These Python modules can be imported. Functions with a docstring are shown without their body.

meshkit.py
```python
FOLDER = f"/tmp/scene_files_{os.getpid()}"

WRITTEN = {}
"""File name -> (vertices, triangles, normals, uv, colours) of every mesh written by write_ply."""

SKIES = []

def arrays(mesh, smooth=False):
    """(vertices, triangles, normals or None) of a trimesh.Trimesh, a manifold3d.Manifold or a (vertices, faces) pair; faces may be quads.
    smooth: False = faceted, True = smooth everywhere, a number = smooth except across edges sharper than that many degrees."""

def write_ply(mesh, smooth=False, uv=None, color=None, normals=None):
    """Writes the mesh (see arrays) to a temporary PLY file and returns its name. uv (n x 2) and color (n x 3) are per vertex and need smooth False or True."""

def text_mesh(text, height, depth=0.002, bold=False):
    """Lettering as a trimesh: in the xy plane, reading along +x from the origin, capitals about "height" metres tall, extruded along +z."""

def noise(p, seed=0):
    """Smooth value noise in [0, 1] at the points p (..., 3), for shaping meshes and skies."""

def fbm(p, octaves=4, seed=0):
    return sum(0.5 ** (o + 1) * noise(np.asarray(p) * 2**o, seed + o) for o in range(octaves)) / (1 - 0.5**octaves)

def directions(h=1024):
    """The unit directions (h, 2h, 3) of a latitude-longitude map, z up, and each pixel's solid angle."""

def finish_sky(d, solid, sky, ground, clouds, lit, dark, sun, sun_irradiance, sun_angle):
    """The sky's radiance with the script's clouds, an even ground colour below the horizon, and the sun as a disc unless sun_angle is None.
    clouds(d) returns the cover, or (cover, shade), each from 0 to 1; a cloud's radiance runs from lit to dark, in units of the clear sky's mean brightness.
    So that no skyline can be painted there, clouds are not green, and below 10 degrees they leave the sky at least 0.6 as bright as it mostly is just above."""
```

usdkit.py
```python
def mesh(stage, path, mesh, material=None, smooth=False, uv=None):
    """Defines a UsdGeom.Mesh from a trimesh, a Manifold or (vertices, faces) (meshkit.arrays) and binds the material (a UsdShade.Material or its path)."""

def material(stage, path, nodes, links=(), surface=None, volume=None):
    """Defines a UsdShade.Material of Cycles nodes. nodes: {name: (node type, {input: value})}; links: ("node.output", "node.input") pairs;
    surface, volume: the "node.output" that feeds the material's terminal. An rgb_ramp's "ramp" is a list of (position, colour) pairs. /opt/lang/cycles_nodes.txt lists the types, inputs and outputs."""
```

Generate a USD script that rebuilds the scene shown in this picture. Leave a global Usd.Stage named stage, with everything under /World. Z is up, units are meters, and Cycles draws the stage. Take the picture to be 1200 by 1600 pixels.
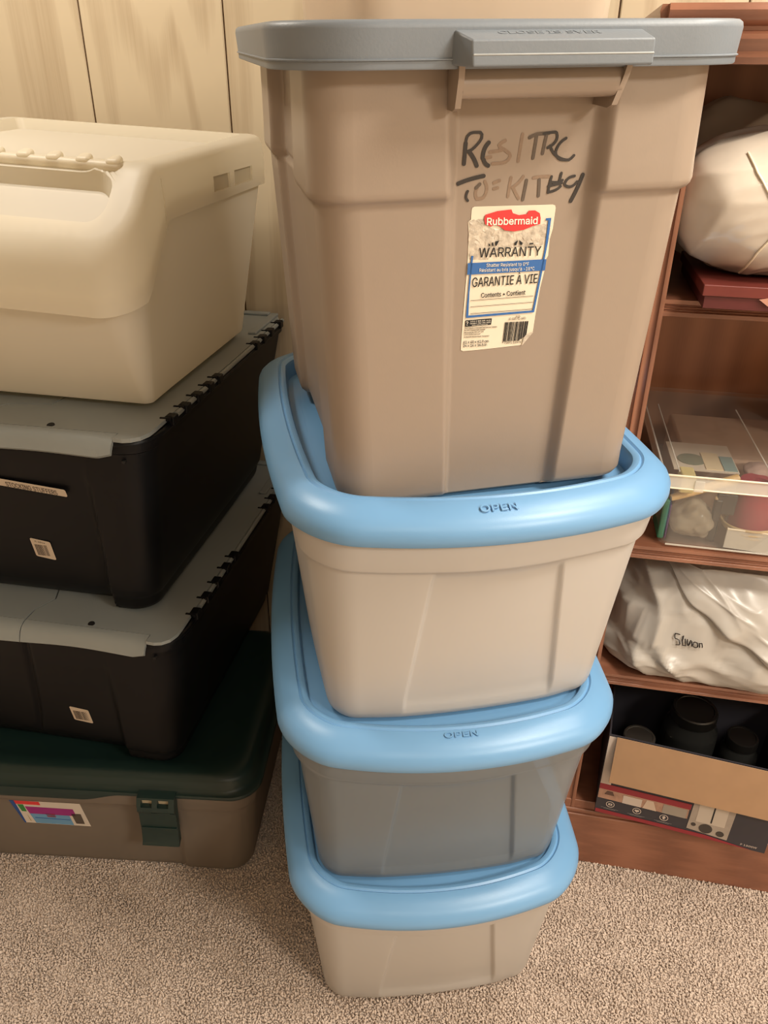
import math, random
import numpy as np, trimesh, usdkit, meshkit
import manifold3d as m3
from shapely.geometry import Polygon, LineString, box as sbox, Point
from shapely.ops import unary_union
from pxr import Usd, UsdGeom, UsdLux, Gf, Sdf

random.seed(7); np.random.seed(7)
stage = Usd.Stage.CreateInMemory()
UsdGeom.SetStageUpAxis(stage, 'Z'); UsdGeom.SetStageMetersPerUnit(stage, 1.0)
UsdGeom.Xform.Define(stage, '/World'); UsdGeom.Scope.Define(stage, '/World/Looks')

# ------------------------------------------------------------------ camera
F, PITCH, ROLL, H = 1220.0, math.radians(28.7), math.radians(-0.6), 1.40
cam = UsdGeom.Camera.Define(stage, '/World/camera')
cam.CreateHorizontalApertureAttr(36.0); cam.CreateVerticalApertureAttr(48.0)
cam.CreateFocalLengthAttr(36.0 * F / 1200.0)
cam.CreateClippingRangeAttr(Gf.Vec2f(0.02, 60))
cam.CreateExposureAttr(0.0)
_f = np.array([0, math.cos(PITCH), -math.sin(PITCH)]); _r = np.array([1., 0, 0]); _d = np.array([0, -math.sin(PITCH), -math.cos(PITCH)])
_c, _s = math.cos(ROLL), math.sin(ROLL)
_R = _c * _r + _s * _d; _D = _c * _d - _s * _r
_m = np.eye(4); _m[0, :3] = _R; _m[1, :3] = -_D; _m[2, :3] = -_f; _m[3, :3] = (0, 0, H)
cam.AddTransformOp().Set(Gf.Matrix4d(*_m.ravel().tolist()))

# ------------------------------------------------------------------ frames
def rotz(deg): a = math.radians(deg); c, s = math.cos(a), math.sin(a); return np.array([[c, -s, 0], [s, c, 0], [0, 0, 1.]])
def mat(R=np.eye(3), t=(0, 0, 0)): M = np.eye(4); M[:3, :3] = R; M[:3, 3] = t; return M
YAW = -10.7                                   # the wall and what stands square to it
CASE = mat(rotz(YAW), (.415, 1.073, 0))       # bookcase front left corner
def case(a, b, z): return (CASE @ np.array([a, b, z, 1.]))[:3]

# ------------------------------------------------------------------ lights
def rect_light(name, loc, target, w, h, power, color):
    L = UsdLux.RectLight.Define(stage, '/World/' + name)
    z = np.array(loc, float) - np.array(target, float); z /= np.linalg.norm(z)
    x = np.cross([0, 1, 0], z) if abs(z[1]) < .9 else np.cross([1, 0, 0], z); x /= np.linalg.norm(x); y = np.cross(z, x)
    M = np.eye(4); M[0, :3] = x; M[1, :3] = y; M[2, :3] = z; M[3, :3] = loc
    L.AddTransformOp().Set(Gf.Matrix4d(*M.ravel().tolist()))
    L.CreateWidthAttr(w); L.CreateHeightAttr(h); L.CreateIntensityAttr(power); L.CreateColorAttr(Gf.Vec3f(*color))
WARM = (1.0, .92, .80)
rect_light('ceiling_lamp_front', (.90, .35, 2.12), (.90, .35, 0), .30, .30, 72, WARM)
rect_light('ceiling_lamp_corner', (-.78, 1.18, 2.12), (-.78, 1.18, 0), .30, .30, 36, WARM)
rect_light('ceiling_lamp_room', (1.5, -.8, 2.12), (1.5, -.8, 0), .50, .50, 70, WARM)
rect_light('ceiling_lamp_middle', (.10, -.80, 2.12), (.10, -.80, 0), .50, .50, 7, WARM)
rect_light('ceiling_lamp_bookcase', (.80, .90, 2.12), (.80, .90, 0), .30, .30, 34, WARM)

# ------------------------------------------------------------------ materials
def srgb(*c): c = np.array(c) / 255.; return tuple(np.where(c < .04045, c / 12.92, ((c + .055) / 1.055) ** 2.4).tolist())
MATS = {}
def plastic(name, col, rough=.4, vary=.06, scale=6, bump=0., bscale=300, sss=0., spec=.5, metallic=0., coat=0.):
    if name in MATS: return MATS[name]
    dk = tuple(x * (1 - vary) for x in col); lt = tuple(min(1, x * (1 + vary)) for x in col)
    n = {'t': ('texture_coordinate', {}), 'n': ('noise_texture', {'scale': scale, 'detail': 4, 'roughness': .6}),
         'r': ('rgb_ramp', {'ramp': [(.3, dk), (.7, lt)]}),
         'p': ('principled_bsdf', {'roughness': rough, 'specular_ior_level': spec, 'metallic': metallic, 'coat_weight': coat})}
    l = [('t.object', 'n.vector'), ('n.fac', 'r.fac'), ('r.color', 'p.base_color')]
    if sss: n['p'][1].update({'subsurface_weight': sss, 'subsurface_radius': (1., .75, .5), 'subsurface_scale': .015})
    if bump:
        n['n2'] = ('noise_texture', {'scale': bscale, 'detail': 3}); n['b'] = ('bump', {'strength': bump, 'distance': .001})
        l += [('t.object', 'n2.vector'), ('n2.fac', 'b.height'), ('b.normal', 'p.normal')]
    MATS[name] = usdkit.material(stage, '/World/Looks/' + name, n, l, surface='p.BSDF'); return MATS[name]
def milky(name, col, clear, rough=.3, trans=.4):
    """translucent moulded plastic: part see-through, part translucent, glossy skin"""
    if name in MATS: return MATS[name]
    n = {'p': ('principled_bsdf', {'base_color': col, 'roughness': rough}), 'tl': ('translucent_bsdf', {'color': col}), 'tr': ('transparent_bsdf', {'color': (1, 1, 1)}),
         'm1': ('mix_closure', {'fac': trans}), 'm2': ('mix_closure', {'fac': clear})}
    MATS[name] = usdkit.material(stage, '/World/Looks/' + name, n, [('p.BSDF', 'm1.closure1'), ('tl.BSDF', 'm1.closure2'), ('m1.closure', 'm2.closure1'), ('tr.BSDF', 'm2.closure2')], surface='m2.closure'); return MATS[name]
def pane(name, haze=(.8, .78, .72), hz=.12, rough=.06, tint=(.97, .97, .96)):
    if name in MATS: return MATS[name]
    n = {'g': ('glossy_bsdf', {'color': (1, 1, 1), 'roughness': rough}), 't': ('transparent_bsdf', {'color': tint}), 'd': ('diffuse_bsdf', {'color': haze}),
         'f': ('layer_weight', {'blend': .5}), 'pw': ('math', {'math_type': 'power', 'value2': 4.}), 'ma': ('math', {'math_type': 'multiply_add', 'value2': .5, 'value3': .035}), 'm1': ('mix_closure', {'fac': hz}), 'm2': ('mix_closure', {})}
    MATS[name] = usdkit.material(stage, '/World/Looks/' + name, n, [('t.BSDF', 'm1.closure1'), ('d.BSDF', 'm1.closure2'), ('m1.closure', 'm2.closure1'), ('g.BSDF', 'm2.closure2'), ('f.facing', 'pw.value1'), ('pw.value', 'ma.value1'), ('ma.value', 'm2.fac')], surface='m2.closure'); return MATS[name]
def wood(name, c1, c2, scale=(1, 1, 1), rough=.35, wscale=3., dist=6., coat=.0, vec='object'):
    if name in MATS: return MATS[name]
    n = {'t': ('texture_coordinate', {}), 'm': ('mapping', {'scale': scale}), 'w': ('wave_texture', {'wave_type': 'bands', 'bands_direction': 'x', 'scale': wscale, 'distortion': dist, 'detail': 3, 'detail_scale': 1.2, 'detail_roughness': .6}),
         'n': ('noise_texture', {'scale': 60, 'detail': 4}), 'm2': ('mapping', {'scale': tuple(s * k for s, k in zip(scale, (2., 2., 1.)))}),
         'x': ('mix', {'fac': .45}), 'r': ('rgb_ramp', {'ramp': [(.15, c1), (.85, c2)]}), 'p': ('principled_bsdf', {'roughness': rough, 'coat_weight': coat, 'coat_roughness': .2})}
    MATS[name] = usdkit.material(stage, '/World/Looks/' + name, n, [('t.' + vec, 'm.vector'), ('t.' + vec, 'm2.vector'), ('m.vector', 'w.vector'), ('m2.vector', 'n.vector'), ('w.color', 'x.color1'), ('n.color', 'x.color2'), ('x.color', 'r.fac'), ('r.color', 'p.base_color')], surface='p.BSDF'); return MATS[name]

# ------------------------------------------------------------------ prims
USED = {}
def numbered(path):
    k = USED.get(path, -1) + 1; USED[path] = k
    return path if k == 0 else f'{path}_{k:03d}'
def tag(prim, label=None, cat=None, group=None, kind=None):
    for k, v in (('label', label), ('category', cat), ('group', group), ('kind', kind)):
        if v: prim.SetCustomDataByKey(k, v)
def thing(name, label, cat, M=np.eye(4), group=None, kind=None):
    x = UsdGeom.Xform.Define(stage, numbered('/World/' + name)); x.AddTransformOp().Set(Gf.Matrix4d(*np.asarray(M).T.ravel().tolist()))
    tag(x.GetPrim(), label, cat, group, kind); return x.GetPrim()
def part(name, mesh, m, parent=None, label=None, smooth=30, kind=None):
    base = parent.GetPath().pathString if parent is not None else '/World'
    p = usdkit.mesh(stage, numbered(base + '/' + name), mesh, m, smooth=smooth).GetPrim()
    tag(p, label, kind=kind); return p

# ------------------------------------------------------------------ shapes
def sstep(x, a, b): t = np.clip((x - a) / (b - a), 0, 1); return t * t * (3 - 2 * t)
def rring(w, d, r, bow=0, bows=0, n=8, m=60):
    """rounded rectangle, counter-clockwise, in the xy plane"""
    pts = []
    C = [(1, 1), (-1, 1), (-1, -1), (1, -1)]
    t = (np.arange(m) + 1) / (m + 1)
    for k in range(4):
        sx, sy = C[k]; a0 = k * math.pi / 2
        arc = [(sx * (w / 2 - r) + r * math.cos(a0 + i / n * math.pi / 2), sy * (d / 2 - r) + r * math.sin(a0 + i / n * math.pi / 2)) for i in range(n + 1)]
        pts += arc
        nx, ny = C[(k + 1) % 4]; a1 = a0 + math.pi / 2
        p0 = np.array(arc[-1]); p1 = np.array([nx * (w / 2 - r) + r * math.cos(a1), ny * (d / 2 - r) + r * math.sin(a1)])
        pts += [tuple(p0 + (p1 - p0) * q) for q in t]
    p = np.array(pts); o = p.copy()
    if bow: o[:, 1] += np.sign(p[:, 1]) * bow * np.clip(1 - (p[:, 0] / (w / 2)) ** 2, 0, 1) * np.abs(p[:, 1]) / (d / 2)
    if bows: o[:, 0] += np.sign(p[:, 0]) * bows * np.clip(1 - (p[:, 1] / (d / 2)) ** 2, 0, 1) * np.abs(p[:, 0]) / (w / 2)
    return o
def at_z(ring, z): return np.c_[ring, np.full(len(ring), z)]
def loft(rings, cap0=True, cap1=True):
    k, n = len(rings), len(rings[0]); v = np.vstack(rings); f = []
    i = np.arange(n); j = (i + 1) % n
    for a in range(k - 1):
        b0, b1 = a * n, (a + 1) * n
        f += [np.c_[b0 + i, b0 + j, b1 + j], np.c_[b0 + i, b1 + j, b1 + i]]
    if cap0: v = np.vstack([v, rings[0].mean(0)]); f.append(np.c_[j, i, np.full(n, len(v) - 1)])
    if cap1: v = np.vstack([v, rings[-1].mean(0)]); f.append(np.c_[(k - 1) * n + i, (k - 1) * n + j, np.full(n, len(v) - 1)])
    return trimesh.Trimesh(v, np.vstack(f), process=False)
def bx(x0, x1, y0, y1, z0, z1, r=0.):
    r = min(r, .49 * min(x1 - x0, y1 - y0, z1 - z0))
    if r <= 0:
        m = trimesh.creation.box((x1 - x0, y1 - y0, z1 - z0)); m.apply_translation(((x0 + x1) / 2, (y0 + y1) / 2, (z0 + z1) / 2)); return m
    s = m3.Manifold.sphere(r, 16)
    h = m3.Manifold.batch_hull([s.translate((x, y, z)) for x in (x0 + r, x1 - r) for y in (y0 + r, y1 - r) for z in (z0 + r, z1 - r)])
    return tm(h)
def tm(man): q = man.to_mesh(); return trimesh.Trimesh(np.array(q.vert_properties[:, :3], float), np.array(q.tri_verts), process=False)
def mf(mesh):
    return m3.Manifold(m3.Mesh(np.asarray(mesh.vertices, np.float32), np.asarray(mesh.faces, np.uint32)))
def hullpts(pts, r):
    s = m3.Manifold.sphere(r, 16); return tm(m3.Manifold.batch_hull([s.translate(tuple(map(float, p))) for p in pts]))
def tube(pts, r, n=8):
    pts = np.asarray(pts, float); T = np.gradient(pts, axis=0); T /= np.linalg.norm(T, axis=1)[:, None]
    up = np.array([0, 0, 1.]) if abs(T[:, 2]).mean() < .8 else np.array([1., 0, 0])
    rr = np.broadcast_to(r, len(pts)); rings = []
    for p, t, q in zip(pts, T, rr):
        a = np.cross(t, up); a /= np.linalg.norm(a); b = np.cross(a, t)
        th = np.arange(n) / n * 2 * math.pi; rings.append(p + q * (np.cos(th)[:, None] * a + np.sin(th)[:, None] * b))
    m = loft(rings); m.invert() if m.volume < 0 else None
    return m
def lathe(prof, n=48):
    th = np.arange(n) / n * 2 * math.pi
    return loft([np.c_[r * np.cos(th), r * np.sin(th), np.full(n, z)] for r, z in prof])
def prism_x(poly_yz, x0, x1):
    """extrude a (y, z) polygon along x"""
    m = trimesh.creation.extrude_polygon(Polygon(poly_yz), x1 - x0, engine='earcut')
    v = m.vertices.copy(); m.vertices = np.c_[v[:, 2] + x0, v[:, 0], v[:, 1]]; return m
def flat(poly, depth): # shapely -> thin trimesh in xy
    gs = [g for g in getattr(poly, 'geoms', [poly]) if g.area > 0]
    return trimesh.util.concatenate([trimesh.creation.extrude_polygon(g, depth, engine='earcut') for g in gs])
def text(s, x0, x1, base, h, shear=0., bold=False, depth=.0002):
    m = meshkit.text_mesh(s, 1.0, 1.0, bold); v = m.vertices.copy()
    lo, hi = v[:, 0].min(), v[:, 0].max()
    v[:, 1] *= h; v[:, 0] = x0 + (v[:, 0] - lo) / (hi - lo) * (x1 - x0) + shear * v[:, 1]; v[:, 1] += base; v[:, 2] *= depth
    m.vertices = v; return m
cat = trimesh.util.concatenate

# ================================================================== THE ROOM
def wall_mat(name, shift):
    c1, c2 = srgb(179, 160, 132), srgb(203, 187, 159)
    n = {'t': ('texture_coordinate', {}), 'm': ('mapping', {'scale': (1, 1, .13), 'location': (shift, 0, shift * .7)}),
         'w': ('noise_texture', {'scale': 4.2, 'detail': 2, 'roughness': .4}), 'k': ('math', {'math_type': 'multiply', 'value2': 58.}), 'sn': ('math', {'math_type': 'sine'}), 'h': ('math', {'math_type': 'multiply_add', 'value2': .5, 'value3': .5}),
         'm2': ('mapping', {'scale': (1, 1, .03)}), 'n': ('noise_texture', {'scale': 160, 'detail': 3}), 'x': ('mix', {'fac': .5}),
         'r': ('rgb_ramp', {'ramp': [(.12, c1), (.5, c2), (1., c2)]}), 'p': ('principled_bsdf', {'roughness': .5})}
    return usdkit.material(stage, '/World/Looks/' + name, n, [('t.object', 'm.vector'), ('m.vector', 'w.vector'), ('w.fac', 'k.value1'), ('k.value', 'sn.value1'), ('sn.value', 'h.value1'), ('t.object', 'm2.vector'), ('m2.vector', 'n.vector'), ('h.value', 'x.color1'), ('n.color', 'x.color2'), ('x.color', 'r.fac'), ('r.color', 'p.base_color')], surface='p.BSDF')
groove_m = plastic('panel_groove', srgb(96, 74, 52), .7)
paint = plastic('wall_paint', srgb(214, 200, 178), .7)
wb = thing('wall_back', 'wall of pale wood-grain panelling with narrow vertical grooves', None, CASE, kind='structure')
WB = .46
part('backing', bx(-2.4, 2.2, WB + .004, WB + .06, -.02, 2.16), groove_m, wb)
seams = [-2.4, -1.98, -1.70, -1.40, -1.1009, -.8169, -.555, -.40, -.118, .085, .35, .62, .90, 1.2, 1.5, 1.8, 2.2]
wm = [wall_mat(f'panelling_{k}', s) for k, s in zip('abcd', (.0, 1.37, 2.9, 4.1))]
for k, (a0, a1) in enumerate(zip(seams[:-1], seams[1:])):
    g = .0016
    poly = [(a0 + g, WB + .006), (a0 + g, WB + .0018), (a0 + g + .0018, WB), (a1 - g - .0018, WB), (a1 - g, WB + .0018), (a1 - g, WB + .006)]
    m = trimesh.creation.extrude_polygon(Polygon(poly), 2.16, engine='earcut')
    part('panel', m, wm[k % 4], wb, smooth=False)
def room_wall(name, m, mt, label):
    p = part(name, m, mt, label=label, kind='structure', smooth=False); return p
def tr(m, M): m = m.copy(); m.apply_transform(M); return m
room_wall('wall_left', tr(bx(-2.46, -2.4, -3.6, WB + .06, -.02, 2.16), CASE), paint, 'plain painted wall at the left side of the room')
room_wall('wall_right', tr(bx(2.2, 2.26, -3.6, WB + .06, -.02, 2.16), CASE), paint, 'plain painted wall at the right side of the room')
room_wall('wall_front', tr(bx(-2.46, 2.26, -3.66, -3.6, -.02, 2.16), CASE), paint, 'plain painted wall behind the viewer')
room_wall('ceiling', tr(bx(-2.46, 2.26, -3.66, WB + .06, 2.16, 2.20), CASE), plastic('ceiling_paint', srgb(232, 226, 214), .8), 'flat white ceiling over the room')

# carpet: fine displaced grid where it is in view, plain beyond
def carpet():
    c1, c2, c3 = srgb(168, 150, 134), srgb(207, 189, 174), srgb(232, 217, 203)
    n = {'t': ('geometry', {}), 'n': ('noise_texture', {'scale': 230, 'detail': 4, 'roughness': .7}), 'n2': ('noise_texture', {'scale': 14, 'detail': 3}),
         'x': ('mix', {'fac': .22}), 'r': ('rgb_ramp', {'ramp': [(.30, c1), (.5, c2), (.72, c3)]}), 'b': ('bump', {'strength': .5, 'distance': .003}), 'v': ('noise_texture', {'scale': 420, 'detail': 3}),
         'p': ('principled_bsdf', {'roughness': .95, 'specular_ior_level': .1, 'sheen_weight': .15, 'sheen_roughness': .6})}
    return usdkit.material(stage, '/World/Looks/carpet_pile', n, [('t.position', 'n.vector'), ('t.position', 'n2.vector'), ('t.position', 'v.vector'), ('n.fac', 'x.color1'), ('n2.fac', 'x.color2'), ('x.color', 'r.fac'), ('r.color', 'p.base_color'), ('v.fac', 'b.height'), ('b.normal', 'p.normal')], surface='p.BSDF')
cm = carpet()
gx = np.arange(-1.12, 1.22, .003); gy = np.arange(.50, 1.44, .003)
X, Y = np.meshgrid(gx, gy); P3 = np.stack([X, Y, 0 * X], -1)
hgt = meshkit.fbm(P3 * 230, 3, 5) - .5
hgt = np.sign(hgt) * np.abs(hgt) ** .8 * .003 + (meshkit.noise(P3 * 30, 9) - .5) * .003
edge = np.minimum.reduce([X - gx[0], gx[-1] - X, Y - gy[0], gy[-1] - Y]); hgt *= np.clip(edge / .03, 0, 1)
nx_, ny_ = len(gx), len(gy); idx = np.arange(nx_ * ny_).reshape(ny_, nx_)
q = np.stack([idx[:-1, :-1], idx[:-1, 1:], idx[1:, 1:], idx[1:, :-1]], -1).reshape(-1, 4)
vis = (np.c_[X.ravel(), Y.ravel(), hgt.ravel() - .003], q)
fl = thing('floor', 'fitted carpet in mottled beige and taupe pile', None, kind='structure')
part('carpet', vis, cm, fl, smooth=True)
# pile: small leaning tufts over the part of the floor that is in view
rg_ = np.random.default_rng(11)
sp = .0034
tx_, ty_ = np.meshgrid(np.arange(-1.10, 1.20, sp), np.arange(.52, 1.42, sp))
pts = np.c_[tx_.ravel(), ty_.ravel()] + rg_.uniform(-.45, .45, (tx_.size, 2)) * sp
hid = [((-.90, -.27), (1.10, 1.40)), ((-.06, .18), (.88, 1.30)), ((.44, 1.05), (1.12, 1.40))]
for (xa, xb), (ya, yb2) in hid: pts = pts[~((pts[:, 0] > xa) & (pts[:, 0] < xb) & (pts[:, 1] > ya) & (pts[:, 1] < yb2))]
nt = len(pts)
tuft = trimesh.creation.icosahedron(); tv_ = tuft.vertices * [.0019, .0017, .0034]; tv_[:, 0] += np.clip(tv_[:, 2], 0, 1) * .35
pi = UsdGeom.PointInstancer.Define(stage, '/World/floor/carpet_pile'); tag(pi.GetPrim(), kind='stuff')
part('tuft', (tv_ + [0, 0, .002], tuft.faces), cm, pi.GetPrim(), smooth=True)
pi.CreatePrototypesRel().SetTargets(['/World/floor/carpet_pile/tuft'])
from pxr import Vt
pi.CreateProtoIndicesAttr(Vt.IntArray.FromNumpy(np.zeros(nt, np.int32)))
pi.CreatePositionsAttr(Vt.Vec3fArray.FromNumpy(np.c_[pts, rg_.uniform(-.0030, -.0002, nt)].astype(np.float32)))
an = rg_.uniform(0, math.pi, nt); lx, ly = rg_.normal(0, .22, (2, nt))
qw = np.cos(an); qz = np.sin(an); quat = np.stack([lx, ly, qz, qw], 1); quat /= np.linalg.norm(quat, axis=1)[:, None]
pi.CreateOrientationsAttr(Vt.QuathArray([Gf.Quath(float(q_[3]), float(q_[0]), float(q_[1]), float(q_[2])) for q_ in quat]))
sc0 = rg_.uniform(.75, 1.35, nt); pi.CreateScalesAttr(Vt.Vec3fArray.FromNumpy(np.c_[sc0, sc0, sc0 * rg_.uniform(.7, 1.2, nt)].astype(np.float32)))
rest = Polygon([(-4, -4), (4, -4), (4, 3), (-4, 3)]).difference(sbox(gx[0], gy[0], gx[-1], gy[-1]))
fm = flat(rest, .02); fm.apply_translation((0, 0, -.023)); part('carpet', fm, cm, fl, smooth=False)

# ================================================================== BLUE-LIDDED BOXES
blue = plastic('blue_lid_plastic', srgb(109, 157, 200), .36, .03, 4, bump=.06, bscale=700)
BW, BD, BR, BB, BS = .4485, .5557, .045, .0445, .0165
def blue_lid(floor=.0256):
    prof = [(.012, .004), (.003, .0), (.0005, .003), (-.001, .010), (-.0005, .018), (.003, .026), (.009, .0325), (.017, .037), (.0225, .0392), (.0272, .0400), (.0282, .0388), (.0294, .0374), (.0306, .0386), (.0316, .0397), (.0345, .0394), (.0375, .037), (.0395, .032), (.0405, floor + .001), (.06, floor)]
    rings = []
    for d, z in prof:
        k = 1 - d / .16
        rings.append(at_z(rring(BW - 2 * d, BD - 2 * d, max(BR + .02 - d * .55, .012), BB * k, BS * k, 12, 40), z))
    rings = [at_z(rring(BW - .06, BD - .06, .04, BB * .8, BS * .8, 12, 40), .012)] + rings
    return loft(rings)
def box_dent(p, z, k=1.):
    """sunk centre panel on the two ends, its sides leaning outwards to the bottom"""
    t = np.clip((.25 - z) / .21, 0, 1); o = p.copy()
    l, r = -.0725 - .0185 * t, .080 + .027 * t; e = .004
    w_ = np.abs(p[:, 0]).max() - .05; sel = (np.abs(p[:, 1]) > .15) & (np.abs(p[:, 0]) < w_)
    o[sel, 0] = np.interp(p[sel, 0], [-w_, -.08 - e, -.08 + e, .092 - e, .092 + e, w_], [-w_, l - e, l + e, r - e, r + e, w_]); p = o.copy()
    m = sstep(p[:, 0], l - .0026, l + .0026) * (1 - sstep(p[:, 0], r - .0032, r + .0032)) * (np.abs(p[:, 1]) > .15)
    fade = float(sstep(z, .018, .04)) * float(1 - sstep(z, .250, .259))
    o[:, 1] -= np.sign(p[:, 1]) * .006 * m * fade * k
    return o
def box_body():
    def ring(z, off=0.):
        t = np.clip(z / .30, 0, 1)
        w, d = .3646 + (.412 - .3646) * t, .452 + (.519 - .452) * t
        return at_z(box_dent(rring(w + 2 * off, d + 2 * off, .034 + .012 * t + off, .0166 + .026 * t, .006 + .008 * t, 12, 150), z), z)
    zs = [.0, .002, .006, .012, .02, .03, .045, .07, .10, .13, .16, .19, .22, .235, .248, .255, .261]
    offs = [-.016, -.009, -.004, -.001] + [0] * 13
    out = [ring(z, o) for z, o in zip(zs, offs)]
    out += [ring(.2635, .004), ring(.268, .0062), ring(.29, .0072), ring(.318, .008)]
    inn = [ring(.318, .0055), ring(.270, .003), ring(.259, -.0025)] + [ring(z, -.0025) for z in (.245, .19, .13, .07, .03)] + [ring(.010, -.006), ring(.005, -.02)]
    return loft(out + inn)
LIDMESH, BODYMESH = blue_lid(), box_body()
TOPLID = blue_lid(.0118)
PITCHZ = .334
boxes = [((.0614, 1.0332, 0), .1271, 'lowest blue-lidded storage box of the stack, standing on the carpet', 'cream'),
         ((.0643, 1.0226, PITCHZ), .1225, 'middle blue-lidded storage box, see-through with grey-blue contents low down', 'clear'),
         ((.0702, 1.018, 2 * PITCHZ), .1986, 'top blue-lidded storage box, right under the big tan tote', 'cream')]
clear_body = milky('milky_clear_plastic', srgb(158, 166, 172), .52, .28, .2)
cream_body = milky('milky_cream_plastic', srgb(225, 221, 216), .22, .28, .3)
lid_text = [None, (-.0215, .022, -.3045), (-.0305, .0105, -.3130)]
BOXM = []
for k, (loc, yaw, lab, kind) in enumerate(boxes):
    M = mat(rotz(math.degrees(yaw)), loc); BOXM.append(M)
    t = thing('storage_box', lab, 'storage box', M, group=None)
    part('body', BODYMESH, clear_body if kind == 'clear' else cream_body, t, label='translucent tub')
    lm = (TOPLID if k == 2 else LIDMESH).copy(); lm.apply_translation((0, 0, .3085))
    lid = part('lid', lm, blue, t, label='blue rounded lid')
    if k:
        x0, x1, yy = lid_text[k]
        tx = text('OPEN', x0, x1, yy + .0055, .0078, bold=True, depth=.0007); v = tx.vertices.copy()
        dd_ = v[:, 1] + BD / 2 + BB * (1 - (v[:, 0] / (BW / 2)) ** 2)
        v[:, 2] += .3085 + np.interp(dd_, [0, .003, .009, .017, .0225, .0272], [.018, .026, .0325, .037, .0392, .0400]) - .0001
        tx.vertices = v; part('embossed_lettering', tx, blue, lid, smooth=False)
def pile(w, d, h, seed, amp=.012):
    rings = []
    for z, o in ((0, -.03), (.006, -.01), (.02, 0), (h - .02, .0), (h - .006, -.012), (h, -.03)):
        rg = rring(w + 2 * o, d + 2 * o, .04, .012, 0, 8, 30)
        rings.append(at_z(rg, z))
    for s in (.7, .4, .12): rings.append(at_z(rring(w, d, .04, .012, 0, 8, 30) * s, h))
    m = loft(rings); v = m.vertices.copy(); n = meshkit.fbm(v * 14, 3, seed) - .5
    v[:, 2] += np.where(v[:, 2] > h * .5, n * amp * 4, 0); m.vertices = v; return m
cloth_c = plastic('cream_textile', srgb(214, 196, 170), .9, .08, 12); cloth_b = plastic('grey_blue_textile', srgb(66, 90, 112), .9, .1, 12)
for k, (h, mt, lab) in enumerate([(.235, cloth_c, 'cream contents showing faintly inside the lowest blue-lidded box'), (.098, cloth_b, 'grey-blue contents lying low inside the middle see-through box'), (.25, cloth_c, 'cream contents showing faintly inside the top blue-lidded box')]):
    t = thing('box_contents', lab, 'contents', BOXM[k] @ mat(t=(0, 0, .0105)))
    part('soft_pile', pile(.325 if k != 1 else .355, .42 if k != 1 else .455, h, 3 + k), mt, t)

# ================================================================== TAN TOTE WITH GREY LID
tan = plastic('tan_tote_plastic', srgb(154, 138, 123), .38, .025, 5, bump=.05, bscale=500)
grey = plastic('grey_lid_plastic', srgb(120, 128, 136), .45, .05, 9, bump=.12, bscale=400)
greyedge = plastic('worn_lid_edge', srgb(167, 172, 173), .5, .1, 60)
def R3(yaw, tilt, pitch):
    ct, st, cp, sp, c, s = math.cos(tilt), math.sin(tilt), math.cos(pitch), math.sin(pitch), math.cos(yaw), math.sin(yaw)
    return np.array([[c, -s, 0], [s, c, 0], [0, 0, 1]]) @ np.array([[1, 0, 0], [0, cp, -sp], [0, sp, cp]]) @ np.array([[ct, 0, -st], [0, 1, 0], [st, 0, ct]])
MT = mat(R3(.2236, .0255, .0421), (.0691, 1.0053, 1.0033))
tote = thing('storage_tote', 'big tan tote with grey lid, marker writing and torn label, atop the blue-lidded boxes', 'storage tote', MT)
ZS = .318
def tw(z): return (.3389 + (.3615 - .3389) * z / .3163) if z < ZS else .3747 - .0039 * (z - .3163) / .105
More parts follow.
